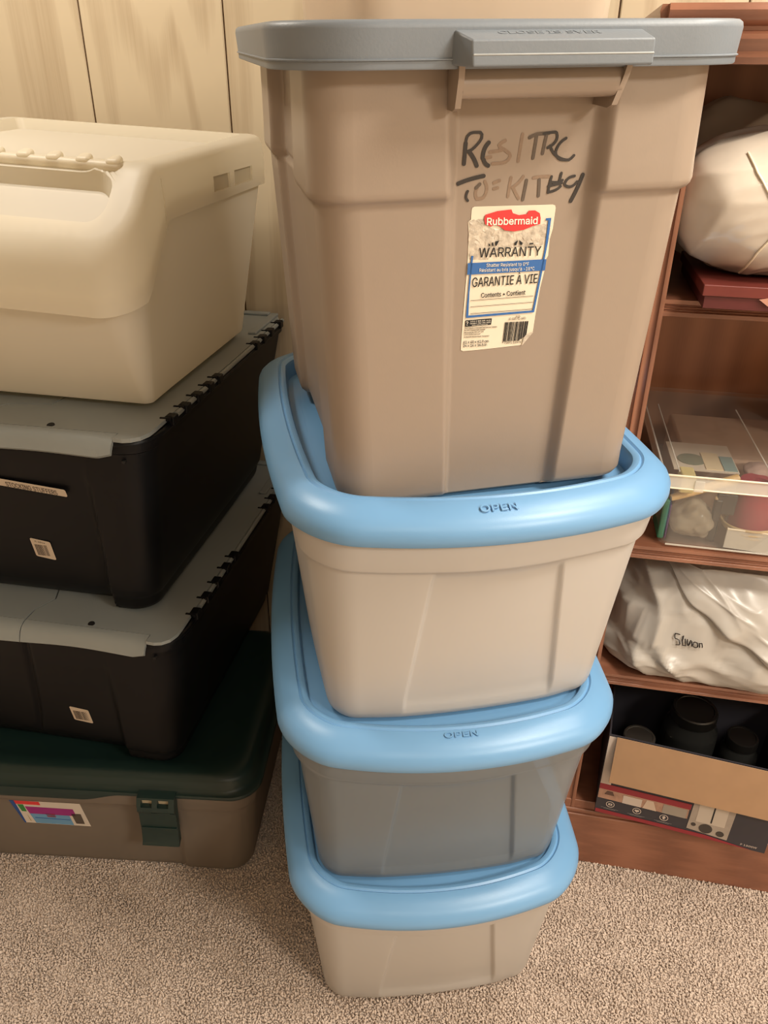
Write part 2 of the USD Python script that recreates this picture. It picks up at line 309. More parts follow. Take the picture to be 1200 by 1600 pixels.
def panel_y(z): return -((.3389 + (.3615 - .3389) * z / .3163) + .11) / 2 + .0125
def tote_ring(z, w, off=0, r=.036):
    d = w + .11
    p = rring(w + 2 * off, d + 2 * off, r, 0, 0, 10, 200); o = p.copy()
    a = z / .317
    mx = sstep(p[:, 0], -.0545 - .012 * a, -.045 - .007 * a) * (1 - sstep(p[:, 0], .0675 + .003 * a, .0785 + .008 * a))
    front = np.abs(p[:, 1]) > d / 2 - .02
    o[:, 1] = np.where(front, o[:, 1] + (np.sign(p[:, 1]) * -panel_y(z) - o[:, 1]) * mx, o[:, 1])
    my = sstep(p[:, 1], -.12, -.105) * (1 - sstep(p[:, 1], .105, .12)); side = np.abs(p[:, 0]) > w / 2 - .015
    o[:, 0] = np.where(side, o[:, 0] - np.sign(p[:, 0]) * (.010 + (.008 if z > ZS else 0)) * my, o[:, 0])
    return at_z(o, z)
rings = []
for z, off in ((0, -.014), (.002, -.007), (.006, -.002), (.012, 0)): rings.append(tote_ring(z, tw(z), off, .034))
for z in np.linspace(.03, .30, 10): rings.append(tote_ring(z, tw(z)))
rings.append(tote_ring(.311, tw(.311))); rings.append(tote_ring(.3165, tw(.311) + .0005))
rings.append(tote_ring(.3195, .3695)); rings.append(tote_ring(.323, .3735)); rings.append(tote_ring(.328, .3752))
for z in np.linspace(.345, .435, 5): rings.append(tote_ring(z, tw(z)))
part('body', loft(rings), tan, tote, label='tan plastic tub with sunk centre panel')
# grab handle under the lid, with a web at each end
hd = [(-.205, .4235), (-.262, .4235), (-.2655, .419), (-.2672, .412), (-.2665, .405), (-.263, .4005), (-.257, .399), (-.205, .406)]
part('handle', prism_x(hd, -.0635, .0755), tan, tote, label='tan grab bar under the lid', smooth=50)
for xa, xb in ((-.0685, -.0635), (.0755, .0805)):
    dx = -.006 if xa > 0 else .0
    wv = prism_x([(-.205, .4235), (-.2705, .4235), (-.2695, .415), (-.262, .393), (-.255, .3905), (-.205, .392)], xa, xb)
    v = wv.vertices.copy(); v[:, 0] += dx * (.4235 - v[:, 2]) / .033; wv.vertices = v
    part('handle_web', wv, tan, tote)
WL, DL, RL = .4241, .5338, .0795
lp = [(.010, .424), (.0005, .4213), (-.0005, .4225), (-.0005, .4272), (-.0022, .4278), (-.0022, .4286), (-.0008, .4292), (-.0022, .449), (-.001, .4528), (.002, .4548), (.006, .4552), (.018, .4552), (.021, .4530), (.0225, .4465), (.026, .4452)]
part('lid', loft([at_z(rring(WL - 2 * d, DL - 2 * d, max(RL - d, .02), 0, 0, 14, 30), z) for d, z in lp]), grey, tote, label='grey lid with deep rim', smooth=40)
lidp = stage.GetPrimAtPath(tote.GetPath().AppendChild('lid'))
yb, yf = -.262, -.2885
grip = hullpts([(-.0735, yb, .4475), (.0835, yb, .4475), (-.0640, yf, .4400), (.0845, yf, .4400), (-.0740, yb, .4262), (.0845, yb, .4262), (-.0625, yf, .4252), (.0850, yf, .4252)], .0022)
part('latch_grip', grip, grey, lidp, label='raised latch over the handle')
part('seam_line', hullpts([(-.0635, yf - .0019, .4315), (.0858, yf - .0019, .4315), (.0868, yb, .4315)], .0008), greyedge, lidp)
tx = text('CLOSE IS SVER', -.040, .045, 0, .0058, bold=True, depth=.0004)
a_ = math.atan2(.0075, .0265); v = tx.vertices.copy()
tx.vertices = np.c_[v[:, 0], yf + .0095 + v[:, 1] * math.cos(a_) * 1.1 - v[:, 2] * math.sin(a_), .4400 + .0022 + .0095 * math.tan(a_) + v[:, 1] * math.sin(a_) * 1.1 + v[:, 2] * math.cos(a_)]
part('embossed_lettering', tx, grey, lidp, smooth=False)

# decals on the sunk panel of the tote
def on_panel(m, h0=.0004):
    """mesh drawn in (x, z, height) -> tote"""
    v = m.vertices; y = np.array([panel_y(z) for z in v[:, 1]]) - h0 - v[:, 2]
    o = trimesh.Trimesh(np.c_[v[:, 0], y, v[:, 1]], m.faces, process=False); return o
INK = {'d': plastic('marker_ink', srgb(52, 47, 44), .55, .12, 300), 'm': plastic('worn_marker_ink', srgb(92, 80, 69), .55, .12, 300), 'f': plastic('faded_marker_ink', srgb(138, 116, 97), .5, .1, 300)}
ST = [(3,'d',[(-460,3631),(-463,3548),(-467,3464)]),(3,'d',[(-426,3563),(-381,3509),(-346,3444)]),(3,'d',[(-247,3630),(-289,3558),(-295,3506)]),(3,'d',[(-284,3490),(-263,3457),(-238,3441)]),(3,'d',[(-512,3300),(-405,3332),(-274,3356)]),(3,'d',[(693,3331),(663,3238),(605,3104)]),(2,'d',[(-460,3631),(-451,3682),(-401,3716),(-324,3714),(-312,3683),(-364,3607),(-426,3563)]),(2,'d',[(264,3687),(379,3698),(397,3658),(316,3571)]),(2,'d',[(338,3586),(404,3504),(516,3463)]),(2,'d',[(484,3645),(415,3584),(397,3531),(452,3470),(529,3463),(580,3499)]),(2,'d',[(384,3326),(373,3260),(366,3188)]),(2,'d',[(478,3353),(466,3279)]),(2,'d',[(377,3282),(441,3274),(496,3291)]),(2,'d',[(363,3244),(493,3267)]),(2,'d',[(369,3193),(449,3213),(484,3239)]),(2,'d',[(612,3323),(545,3300),(522,3254),(574,3230),(645,3272)]),(2,'d',[(-417,3231),(-430,3182),(-412,3151)]),(2.5,'m',[(134,3660),(216,3687),(313,3691)]),(2.5,'m',[(199,3674),(192,3580),(184,3490)]),(2.5,'m',[(293,3676),(281,3598),(272,3525)]),(2.5,'m',[(143,3302),(133,3214),(123,3136)]),(2.5,'m',[(267,3303),(272,3231),(275,3164)]),(2.5,'m',[(-339,3256),(-305,3287)]),(2.5,'f',[(209,3322),(296,3329),(371,3329)]),(2.5,'f',[(-93,3641),(-147,3601),(-85,3562),(-33,3518),(-76,3464),(-197,3455)]),(2.5,'f',[(65,3688),(55,3584),(45,3468)]),(2.5,'f',[(-258,3307),(-234,3240),(-272,3165),(-321,3161),(-342,3212),(-327,3255)]),(2.5,'f',[(-171,3293),(-118,3310)]),(2.5,'f',[(-167,3243),(-131,3249)]),(2.5,'f',[(-9,3330),(-19,3243),(-25,3171)]),(2.5,'f',[(108,3336),(53,3273),(12,3247)]),(2.5,'f',[(18,3247),(48,3196),(81,3149)]),(2.5,'f',[(-291,3501),(-219,3511)]),(2.5,'f',[(-229,3551),(-122,3563)])]
def stroke(pts, w, seed=0):
    pts = np.array(pts, float); s = np.r_[0, np.cumsum(np.hypot(*np.diff(pts, axis=0).T))]
    from scipy.interpolate import PchipInterpolator
    t = np.linspace(0, s[-1], 14); c = np.c_[PchipInterpolator(s, pts[:, 0])(t), PchipInterpolator(s, pts[:, 1])(t)]
    return LineString(c).buffer(w, quad_segs=4)
for k, nm in (('f', 'faded_writing'), ('m', 'worn_writing'), ('d', 'dark_writing')):
    for up in (1, 0):
        u_ = unary_union([stroke(np.array(p) * 1e-4, w * .00060) for w, kk, p in ST if kk == k and (np.mean([q_[1] for q_ in p]) > 3400) == bool(up)])
        for g_ in getattr(u_, 'geoms', [u_]): part(nm, on_panel(flat(g_, .00015), {'f': .0002, 'm': .0004, 'd': .0006}[k]), INK[k], tote, smooth=False, label={'f': 'almost rubbed-off marker letters', 'm': 'half-worn marker letters', 'd': 'black marker letters'}[k])
# the product label; laid out in a local drawing frame u right, v down
def LB(u, v): return (-.0371 + 9.76e-5 * (u - 165) + 5.04e-6 * (v - 75), .3096 - 9.58e-5 * (v - 75) - 2.8e-6 * (u - 165))
def lab_mesh(m, h0): # m in (u, -v, height)
    v = m.vertices.copy(); x, z = LB(v[:, 0], -v[:, 1]); return on_panel(trimesh.Trimesh(np.c_[x, z, v[:, 2]], m.faces, process=False), h0)
def lpoly(pts): return Polygon([(u, -v) for u, v in pts])
paper = plastic('label_paper', srgb(232, 220, 198), .5, .02, 40, bump=.15, bscale=90)
silver = plastic('torn_label_backing', srgb(200, 188, 170), .35, .3, 130, bump=1., bscale=160)
lblue = plastic('label_blue', srgb(52, 104, 170), .5, .02); lred = plastic('label_red', srgb(214, 58, 58), .5, .03); lblack = plastic('label_black', srgb(28, 30, 33), .5, .02); lwhite = plastic('label_white_print', srgb(240, 232, 216), .5, .02); lgrey = plastic('label_grey_print', srgb(120, 108, 94), .5, .05)
outline = [(165, 110), (172, 86), (195, 75), (985, 68), (1008, 76), (1016, 100), (1000, 300), (975, 400), (970, 560), (950, 600), (940, 720), (905, 900), (872, 1180), (855, 1360), (735, 1505), (400, 1525), (200, 1535), (90, 1538), (66, 1525), (66, 1490), (90, 1130), (118, 760), (130, 600), (140, 340), (132, 215), (160, 195)]
lb = part('product_label', lab_mesh(flat(lpoly(outline), .0003), .0002), paper, tote, label='white torn paper label', smooth=False)
def lp_(name, mesh, h, m, label=None): return part(name, lab_mesh(mesh, h), m, lb, smooth=False, label=label)
rnd = random.Random(3)
def ragged(pts, amp, n=6):
    out = []
    for a, b in zip(pts, pts[1:] + pts[:1]):
        for i in range(n): t = i / n; out.append((a[0] + (b[0] - a[0]) * t + rnd.uniform(-amp, amp), a[1] + (b[1] - a[1]) * t + rnd.uniform(-amp, amp)))
    return out
tp = lpoly(ragged([(140, 205), (285, 190), (300, 260), (470, 290), (620, 330), (760, 290), (880, 250), (985, 270), (965, 400), (860, 480), (640, 470), (400, 500), (330, 590), (140, 580)], 9)).buffer(0)
b0 = np.array(tp.exterior.coords)[:-1]; ip = np.array([(rnd.uniform(135, 985), -rnd.uniform(190, 590)) for _ in range(420)]); ip = ip[[tp.buffer(-6).contains(Point(*p)) for p in ip]]
from scipy.spatial import Delaunay
ap = np.vstack([b0, ip]); tf = Delaunay(ap).simplices; tf = tf[[tp.contains(Point(*ap[f].mean(0))) for f in tf]]
hz_ = np.r_[np.full(len(b0), .0002), [.0002 + .0007 * rnd.random() ** 1.5 for _ in ip]]
lp_('torn_patch', trimesh.Trimesh(np.c_[ap, hz_], tf, process=False), .0004, silver, 'crumpled torn patch')
logo = lpoly([(300, 150), (420, 118), (560, 105), (575, 140), (640, 160), (720, 150), (735, 120), (800, 118), (850, 145), (862, 190), (862, 245), (780, 268), (690, 300), (590, 312), (500, 300), (450, 262), (390, 240), (360, 262), (300, 240), (288, 190)])
lp_('red_logo_field', flat(logo, .0003), .0014, lred)
lp_('logo_lettering', text('Rubbermaid', 315, 832, -245, 66, bold=True), .0018, lwhite)
frame = unary_union([lpoly([(165, 540), (186, 540), (178, 600), (150, 900), (140, 1150), (118, 1168), (116, 1150)]), lpoly([(116, 1150), (848, 1124), (850, 1144), (118, 1172)]), lpoly([(945, 195), (972, 195), (955, 420), (905, 780), (852, 1142), (832, 1142), (885, 780), (925, 500)]), lpoly([(918, 195), (972, 192), (972, 212), (920, 215)])])
lp_('blue_frame', flat(frame.buffer(0), .0003), .0013, lblue)
lp_('blue_band', flat(lpoly([(130, 610), (950, 595), (942, 708), (125, 724)]), .0003), .0013, lblue)
lp_('lettering', text('WARRANTY', 242, 885, -556, 92, .05), .0015, lblack)
for fr in ([(338, 425), (352, 428), (356, 446), (342, 446)], [(372, 420), (384, 410), (390, 446), (378, 446)], [(408, 405), (444, 398), (420, 446), (410, 446)], [(606, 420), (640, 400), (622, 446), (604, 446)], [(652, 398), (690, 425), (684, 446), (662, 440)], [(762, 432), (800, 428), (800, 440), (762, 444)]): lp_('letter_fragment', flat(lpoly(fr), .0003), .0015, lblack)
lp_('lettering', cat([text('Shatter Resistant to 0°F', 322, 765, -652, 34), text("Résistant au bris jusqu'à -18°C", 250, 826, -700, 34)]), .0018, lwhite)
def rise(m, u0, k):
    v = m.vertices.copy(); v[:, 1] += (v[:, 0] - u0) * k; m.vertices = v; return m
lp_('lettering', rise(text('GARANTIE À VIE', 178, 866, -852, 94, .05), 178, .026), .0012, lblack)
lp_('lettering', rise(text('Contents • Contient', 276, 746, -966, 48), 276, .03), .0012, lblack)
lp_('ruled_lines', cat([flat(lpoly([(165, v), (835, v - 22), (835, v - 18), (165, v + 4)]), .0002) for v in (990, 1056, 1128)]), .0010, lgrey)
lp_('phone_field', flat(lpoly([(112, 1200), (395, 1190), (388, 1258), (108, 1268)]), .0002), .0010, lblack)
lp_('lettering', cat([text('U.S.A. 1-888-895-2110', 165, 380, -1218, 15), text('Canada 1-866-595-0525', 160, 380, -1240, 15), text('www.rubbermaid.com', 180, 350, -1257, 10), text('?', 118, 140, -1255, 45)]), .0013, lwhite)
lp_('small_print', cat([text('2215 Made in Canada/Fabriqué au Canada', 105, 452, -1290, 14), text('© 1999 Rubbermaid Canada', 103, 325, -1313, 14), text('Mississauga, ON L5T 1X2', 100, 310, -1337, 14), text('www.rubbermaid.com', 100, 275, -1358, 12), text('A Newell Rubbermaid Company', 98, 372, -1386, 14)]), .0011, lgrey)
lp_('lettering', cat([text('61 x 40 x 41.9 cm', 92, 366, -1452, 30), text('24 x 16 x 16.5 in', 90, 346, -1490, 30)]), .0012, lblack)
bars = []; u0 = 0
while u0 < 272:
    w_ = rnd.choice([3, 4, 5, 8, 11]); v1 = 1450 if u0 > 8 else 1470
    ua = 540 + u0; sh = -18
    if ua + w_ < 806: bars.append(flat(lpoly([(ua, 1240), (ua + w_, 1240), (ua + w_ + sh, min(v1, 1395 + (805 - ua) * .6)), (ua + sh, min(v1, 1395 + (805 - ua) * .6))]), .0002))
    u0 += w_ + rnd.choice([3, 4, 6, 8])
lp_('barcode', cat(bars), .0010, lblack)
lp_('small_print', cat([text('(2215)', 655, 705, -1190, 16), text('L5-2215-C1-LATO', 580, 765, -1218, 24), text('71691 12374', 540, 725, -1478, 28)]), .0011, lgrey)
fold = flat(lpoly([(855, 1362), (775, 1390), (748, 1420), (735, 1508)]), .0006); lp_('folded_corner', fold, .0012, silver, 'curled-up corner')

# ================================================================== MILKY BIN ON THE TOTE
mc = milky('milky_bin_plastic', srgb(232, 216, 196), .45, .3, .4)
M = MT @ mat(t=(-.006, .02, .4453))
top = thing('clear_bin', 'milky see-through bin standing on the grey lid, cut off by the top of the picture', 'storage bin', M)
ro = [at_z(rring(.250 + .1 * z + 2 * o, .36 + .1 * z + 2 * o, .035), z) for z, o in ((0, -.012), (.002, -.005), (.008, 0), (.05, 0), (.10, 0), (.155, 0), (.158, .006), (.175, .007))]
ri = [at_z(rring(.250 + .1 * z + 2 * o, .36 + .1 * z + 2 * o, .033), z) for z, o in ((.175, .004), (.156, -.003), (.10, -.003), (.05, -.003), (.01, -.004), (.004, -.016))]
part('body', loft(ro + ri), mc, top)
part('lid', loft([at_z(rring(.29 + 2 * o, .40 + 2 * o, .04), z) for z, o in ((.168, 0), (.17, .002), (.182, .002), (.188, -.004), (.189, -.02), (.185, -.03))]), mc, top)

# ================================================================== LEFT STACK
LY = -10.0
# ---- white flip-top bin
cream = milky('cream_lid_plastic', srgb(246, 240, 224), .0, .42, .5)
creamb = milky('cream_body_plastic', srgb(252, 248, 238), .0, .42, .55)
MB = mat(rotz(LY), (-.344, 1.083, .9815))
wbin = thing('flip_top_bin', 'cream white bin with a sloped flip-top lid, topmost of the left stack', 'storage bin', MB)
XR, XL, YF, YBk = .040, -.455, -.088, .475
def lift(x, z): return (.012 + .034 * np.clip(z / .25, 0, 1)) * -np.minimum(x, 0)
def zlow(y): return np.interp(y, [-.10, -.05, .0, .04, .49], [.150, .166, .220, .256, .261])
def ztop(y): return np.interp(y, [-.10, -.085, .004, .018, .49], [.224, .238, .319, .327, .341])
def plan(x0, x1, y0, y1, rf, rb, n=12, m=40):
    P_ = Polygon(rring(x1 - x0, y1 - y0, rb, 0, 0, n, m))
    p = rring(x1 - x0, y1 - y0, rf, 0, 0, n, m); q_ = rring(x1 - x0, y1 - y0, rb, 0, 0, n, m)
    o = np.where((p[:, 1] < 0)[:, None], p, q_) + [(x0 + x1) / 2, (y0 + y1) / 2]; return o
base = plan(-.43, 0, 0, .405, .012, .012); topr = plan(XL, XR, YF, YBk, .055, .03)
def bin_ring(t, o, ins=0., z0=0.):
    zt = zlow(topr[:, 1]) + .03
    b = base + (base - base.mean(0)) * o * 4
    p = b + (topr - base) * t; c_ = p.mean(0); p = c_ + (p - c_) * (1 - ins / .22); z = z0 + (zt - z0) * t
    return np.c_[p, z + lift(p[:, 0], z)]
rings = [bin_ring(t, o) for t, o in ((0, -.006), (.012, -.001), (.03, 0), (.25, 0), (.5, 0), (.75, 0), (1., 0))]
rings += [bin_ring(t, 0, .0025, .003) for t in (1., .75, .5, .25, .03, 0)]
part('body', loft(rings), creamb, wbin, label='cream tapered bin body')
lo = plan(XL - .005, XR + .005, YF - .005, YBk + .005, .060, .035, 16, 60)
def inset(d):
    return plan(XL - .005 + d, XR + .005 - d, YF - .005 + d, YBk + .005 - d, max(.06 - d, .015), max(.035 - d, .008), 16, 60)
rings = [np.c_[inset(.012), zlow(inset(.012)[:, 1]) + .006], np.c_[lo, zlow(lo[:, 1])]]
for d, dz in ((-.001, -.045), (0, -.022), (.002, -.012), (.006, -.005), (.012, -.0015), (.02, 0), (.045, 0), (.08, 0), (.12, 0)):
    p = inset(d); yy = lo[:, 1]; rings.append(np.c_[p, np.maximum(ztop(p[:, 1]) + dz, zlow(lo[:, 1]) + .004 + (0.0 if dz < -.03 else .02 * (dz + .045)))])
# fill the middle with rows that follow the bend
lidm = loft(rings, True, False)
inner = rings[-1]
# cap: strips across x between equal y is awkward on a ring; use a dense planar triangulation instead
capx = np.linspace(inner[:, 0].min(), inner[:, 0].max(), 24)
from scipy.spatial import Delaunay
pg = Polygon(inner[:, :2]); gp = np.array([(x, y) for x in capx[1:-1] for y in np.r_[np.linspace(inner[:, 1].min(), inner[:, 1].max(), 30), .002, .012, .022] if pg.buffer(-.004).contains(Point(x, y))])
allp = np.vstack([inner[:, :2], gp]); dl = Delaunay(allp); f = dl.simplices
cen = allp[f].mean(1); keep = np.array([pg.contains(Point(*c)) for c in cen]); f = f[keep]
nrm = np.cross(allp[f[:, 1]] - allp[f[:, 0]], allp[f[:, 2]] - allp[f[:, 0]]); f[nrm < 0] = f[nrm < 0][:, ::-1]
nv = len(lidm.vertices); ni = len(inner)
vv = np.vstack([lidm.vertices, np.c_[gp, ztop(gp[:, 1])]])
mp = np.r_[np.arange((len(rings) - 1) * ni, len(rings) * ni), nv + np.arange(len(gp))]
lidm = trimesh.Trimesh(vv, np.vstack([lidm.faces, mp[f]]), process=True)
L_ = mf(lidm)
def cutter(x0, x1, y0, y1, r, depth, rim=.004):
    """prism following the top surface, sunk by depth"""
    rg = plan(x0, x1, y0, y1, r, r, 8, 20)
    sm = rg.mean(0) + (rg - rg.mean(0)) * .97
    yy = np.linspace(0, 1, 2)
    a = np.c_[sm, ztop(sm[:, 1]) - depth]; b = np.c_[rg, ztop(rg[:, 1]) - .0]; c = np.c_[rg, ztop(rg[:, 1]) + .05]
    m = loft([a, b, c]); return mf(m)
L_ = L_ - cutter(XL + .035, XR - .032, .036, YBk - .024, .012, .020) - cutter(XL + .045, XR - .043, YF + .030, .003, .024, .026)
for ya, yb2, za, zb2 in ((.205, .275, .272, .294), (.297, .385, .272, .295)):
    L_ = L_ - mf(bx(XR + .0015, XR + .03, ya, yb2, za, zb2))
L_ = L_ - mf(bx(XR + .0035, XR + .03, .024, .027, .2, .36))
lm = tm(L_); v = lm.vertices.copy(); v[:, 2] += lift(v[:, 0], .25); lm.vertices = v
lid = part('lid', lm, cream, wbin, label='cream lid rim, sloped at the front', smooth=28)
for ya, yb2, za, zb2 in ((.205, .275, .272, .294), (.297, .385, .272, .295)):
    part('hinge_slot', bx(XR + .0005, XR + .0024, ya, yb2, za, zb2), plastic('slot_plastic', srgb(196, 184, 156), .5), lid, label='greyish recess in the lid side')
for x in np.arange(-.428, -.005, .0415):
    kx = lift(x, .25)
    part('hinge_knuckle', hullpts([(x - .004, .012, .326 + kx), (x + .006, .012, .326 + kx), (x - .002, .022, .329 + kx), (x + .004, .022, .329 + kx)], .0055), cream, lid)
flapm = milky('cream_flap_plastic', srgb(238, 232, 218), .0, .45, .42)
def plate(x0, x1, y0, y1, r, depth):
    rg = plan(x0, x1, y0, y1, r, r, 8, 20); a = np.c_[rg, ztop(rg[:, 1]) - depth - .002]; b = np.c_[rg, ztop(rg[:, 1]) - depth]; m = loft([a, b]); v = m.vertices; v[:, 2] += lift(v[:, 0], .25); m.vertices = v; return m
part('flap', plate(XL + .050, XR - .049, YF + .036, -.003, .02, .0235), flapm, wbin, label='sloped front flap sunk in the lid')
part('lid_panel', plate(XL + .041, XR - .038, .042, YBk - .030, .01, .0175), flapm, wbin, label='flat rear panel sunk in the lid')
hb = hullpts([(-.44, .013, .321 + lift(-.44, .25)), (-.006, .013, .321 + lift(-.006, .25))], .0075); part('hinge_bar', hb, cream, lid)

# ---- black totes with folding grey lids
black = plastic('black_tote_plastic', srgb(15, 15, 17), .42, .1, 8, bump=.05, bscale=400, spec=.2)
glid = plastic('grey_flap_plastic', srgb(138, 143, 141), .5, .04, 6, bump=.15, bscale=500)
stk = plastic('sticker_paper', srgb(196, 180, 160), .55, .03); inkb = plastic('sticker_ink', srgb(84, 74, 66), .6, .1)
def black_tote(z0, yaw, loc, lab, first):
    M = mat(rotz(yaw), (loc[0], loc[1], z0)); t = thing('black_tote', lab, 'storage tote', M)
    W, Dp, Hh = .62, .598, .348
    def rec(tt): return float((.016 if first else .009) * np.clip((.93 - tt) / .5, 0, 1)) + (.012 * float(1 - sstep(tt, .02, .10)) if first else .014 * float(1 - sstep(tt, .02, .16)))
    def ring(z, off=0):
        tt = float(np.clip(z / .33, 0, 1)); x1, x0 = -.062 + .060 * tt + off, -W + .055 - .055 * tt - off; y0, y1 = -.014 - .058 * tt - off, Dp - .06 + .06 * tt + off
        p = rring(x1 - x0, y1 - y0, .036 + .006 * tt, 0, 0, 12, 160) + [(x0 + x1) / 2, (y0 + y1) / 2]; o = p.copy(); fr_ = p[:, 1] < (y0 + y1) / 2 - .1
        ed = -.098 - .034 * (1 - tt) if first else -.128 - .030 * (1 - tt); gc = -.264 - .075 * (1 - tt)
        if first: o[fr_, 0] = np.interp(p[fr_, 0], [x0, -.53, -.118 - .01, -.118 + .008, x1 - .036, x1], [x0, -.53, ed - .01, ed + .008, x1 - .036, x1])
        else: o[fr_, 0] = np.interp(p[fr_, 0], [x0, -.53, -.300 - .012, -.300 + .012, -.142 - .01, -.142 + .008, x1 - .036, x1], [x0, -.53, gc - .012, gc + .012, ed - .01, ed + .008, x1 - .036, x1])
        p = o.copy()
        o[:, 1] += rec(tt) * (1 - sstep(p[:, 0], ed - .008, ed + .004)) * sstep(p[:, 0], -.53, -.52) * fr_
        if not first:
            o[:, 1] += .006 * np.exp(-((p[:, 0] - gc) / .005) ** 2) * fr_ * float(sstep(tt, .12, .2))
        return at_z(o, z)
    zs = [(0, -.02), (.003, -.008), (.01, -.002), (.018, 0), (.03, 0), (.036, .0), (.042, .003), (.06, .003), (.09, .0025), (.13, .002), (.18, .0015), (.22, .001), (.25, .0), (.262, 0), (.267, 0), (.272, 0), (.28, 0), (.30, 0), (.318, 0), (.322, .004), (.335, .004), (.339, .002)]
    part('body', loft([ring(z, o) for z, o in zs]), black, t, label='black plastic tub')
    # two interlocking flaps; the seam zigzags across the middle
    sy = [(-.62, .30), (-.50, .30), (-.46, .26), (-.33, .26), (-.30, .30), (.004, .30)]
    sx = -.262 if not first else -.265                # interlocking tongue edge
    zt = .348; th = .006
    def flap(poly, hang):
        pg_ = Polygon(poly).buffer(0)
        m = flat(pg_, th); m.apply_translation((0, 0, zt - th)); return m
    xr, xl, y1 = .0, -W, Dp
    seam = [(sx - .10, y1), (sx - .10, .34), (-.245, .0), (-.262, -.035), (-.262, -.055)] if not first else [(-.185, y1), (-.185, .075), (-.193, .022), (-.256, .012), (-.300, -.045)]
    right_poly = [(-.0445, -.0630), (-.0445, -.0805), (-.030, -.0815), (-.018, -.078), (-.007, -.068), (-.001, -.052), (xr, -.035), (xr, y1 - .04), (xr - .012, y1 - .012), (xr - .04, y1)] + seam
    pr = Polygon(right_poly + [(seam[-1][0], -.0630)]).buffer(0).buffer(-.0013); pl_ = Polygon([(xl, -.0630), (seam[-1][0], -.0630)] + seam[::-1] + [(xl, y1)]).buffer(0).buffer(-.0013)
    if pr.geom_type != 'Polygon': pr = max(pr.geoms, key=lambda g: g.area)
    if pl_.geom_type != 'Polygon': pl_ = max(pl_.geoms, key=lambda g: g.area)
    def lip(x0, x1, cut):
        xs = np.linspace(x0, x1, 40); prof = [(-.0625, -.0002), (-.068, -.0010), (-.076, -.0045), (-.0815, -.011), (-.0845, -.018), (-.0875, -.026)]
        top_, bot_ = [], []
        rows = []
        for x in xs:
            wv = .0035 * math.sin((x + .1) * 22)
            e = max(0., (x - (x1 - .022)) / .022) if cut else 0.
            rows.append([(x, y - wv * min(1, -z / .02), zt + z * (1 - .25 * e)) for y, z in prof])
        rows = np.array(rows); n1, n2 = rows.shape[:2]
        under = rows + [0, .004, -.004]
        v = np.vstack([rows.reshape(-1, 3), under.reshape(-1, 3)]); f = []
        I = lambda a, b, s: s * n1 * n2 + a * n2 + b
        for a in range(n1 - 1):
            for b in range(n2 - 1):
                f += [(I(a, b, 0), I(a, b + 1, 0), I(a + 1, b + 1, 0)), (I(a, b, 0), I(a + 1, b + 1, 0), I(a + 1, b, 0)), (I(a, b, 1), I(a + 1, b + 1, 1), I(a, b + 1, 1)), (I(a, b, 1), I(a + 1, b, 1), I(a + 1, b + 1, 1))]
        def edge_(seq):
            r = []
            for (a, b), (c, d) in zip(seq, seq[1:]): r += [(I(a, b, 0), I(c, d, 0), I(c, d, 1)), (I(a, b, 0), I(c, d, 1), I(a, b, 1))]
            return r
        f += edge_([(a, n2 - 1) for a in range(n1)]) + edge_([(0, b) for b in range(n2)]) + edge_([(n1 - 1, b) for b in range(n2)][::-1])
        return trimesh.Trimesh(v, f, process=False)
    sxf = seam[-1][0]
    fr = flat(pr, th); fr.apply_translation((0, 0, zt - th)); fl_ = flat(pl_, th); fl_.apply_translation((0, 0, zt - th))
    part('lid_flap', fr, glid, t, label='right half of the folding grey lid', smooth=20)
    part('lid_flap', fl_, glid, t, label='left half of the folding grey lid', smooth=20)
    part('lid_lip', lip(sxf + .001, -.0445, True), glid, t, label='drooping front lip of the grey lid', smooth=40)
    part('lid_lip', lip(xl, sxf - .001, False), glid, t, label='drooping front lip of the grey lid', smooth=40)
    part('lock_hole', lathe([(.0055, 0), (.0055, .0012), (.0001, .0013)], 20).apply_transform(mat(t=(-.150, -.0535, zt - .0004)) @ trimesh.transformations.rotation_matrix(.2, (1, 0, 0))), plastic('hole_dark', srgb(14, 13, 12), .7), t, label='dark padlock hole')
    part('back_ridge', cat([bx(-W + .03, -.03, Dp - .020, Dp - .004, zt - .001, zt + .006, .003), bx(-.028, -.012, .44, Dp - .01, zt - .001, zt + .005, .002)]), glid, t)
    part('hinge_rod', tube([(xr + .002, .03, zt - .004), (xr + .002, .3, zt - .004), (xr + .002, y1 - .03, zt - .004)], .0042), glid, t)
    for y in (.012, .060, .108, .156, .196, .39, .434, .481, .54):
        kk = cat([bx(xr - .005, xr + .010, y - .009, y + .009, zt - .012, zt + .0022, .002), bx(xr - .011, xr + .006, y - .012, y - .008, zt - .004, zt + .0016, .001)])
        part('hinge_knuckle', kk, black, t)
    part('rim_strip', tube([(-.075, -.0745, zt - .012), (-.05, -.0745, zt - .012), (-.028, -.071, zt - .012), (-.012, -.060, zt - .012), (-.003, -.044, zt - .012), (.001, -.02, zt - .012), (.002, .3, zt - .012), (.002, y1 - .05, zt - .012)], .0045), black, t)
    part('rivet', bx(-.040, -.035, -.0725, -.066, .306, .311, .001), plastic('hole_dark', srgb(14, 13, 12), .7), t)
    def fy(z):
        tt = float(np.clip(z / .33, 0, 1)); return -.014 - .058 * tt + rec(tt) - .0012
    def decal(x0, x1, za, zb2, name, m, h=.0006, parent=None, lab=None, rot=0.):
        pg_ = sbox(x0, za, x1, zb2).buffer(-.003).buffer(.003); mm = flat(pg_, .0006); v = mm.vertices
        vv = np.c_[v[:, 0], np.array([fy(z) for z in v[:, 1]]) - .0006 - v[:, 2] - h, v[:, 1] + rot * (v[:, 0] - x0)]; mm = trimesh.Trimesh(vv, mm.faces[:, ::-1], process=False); mm.fix_normals()
        return part(name, mm, m, parent if parent is not None else t, label=lab, smooth=False)
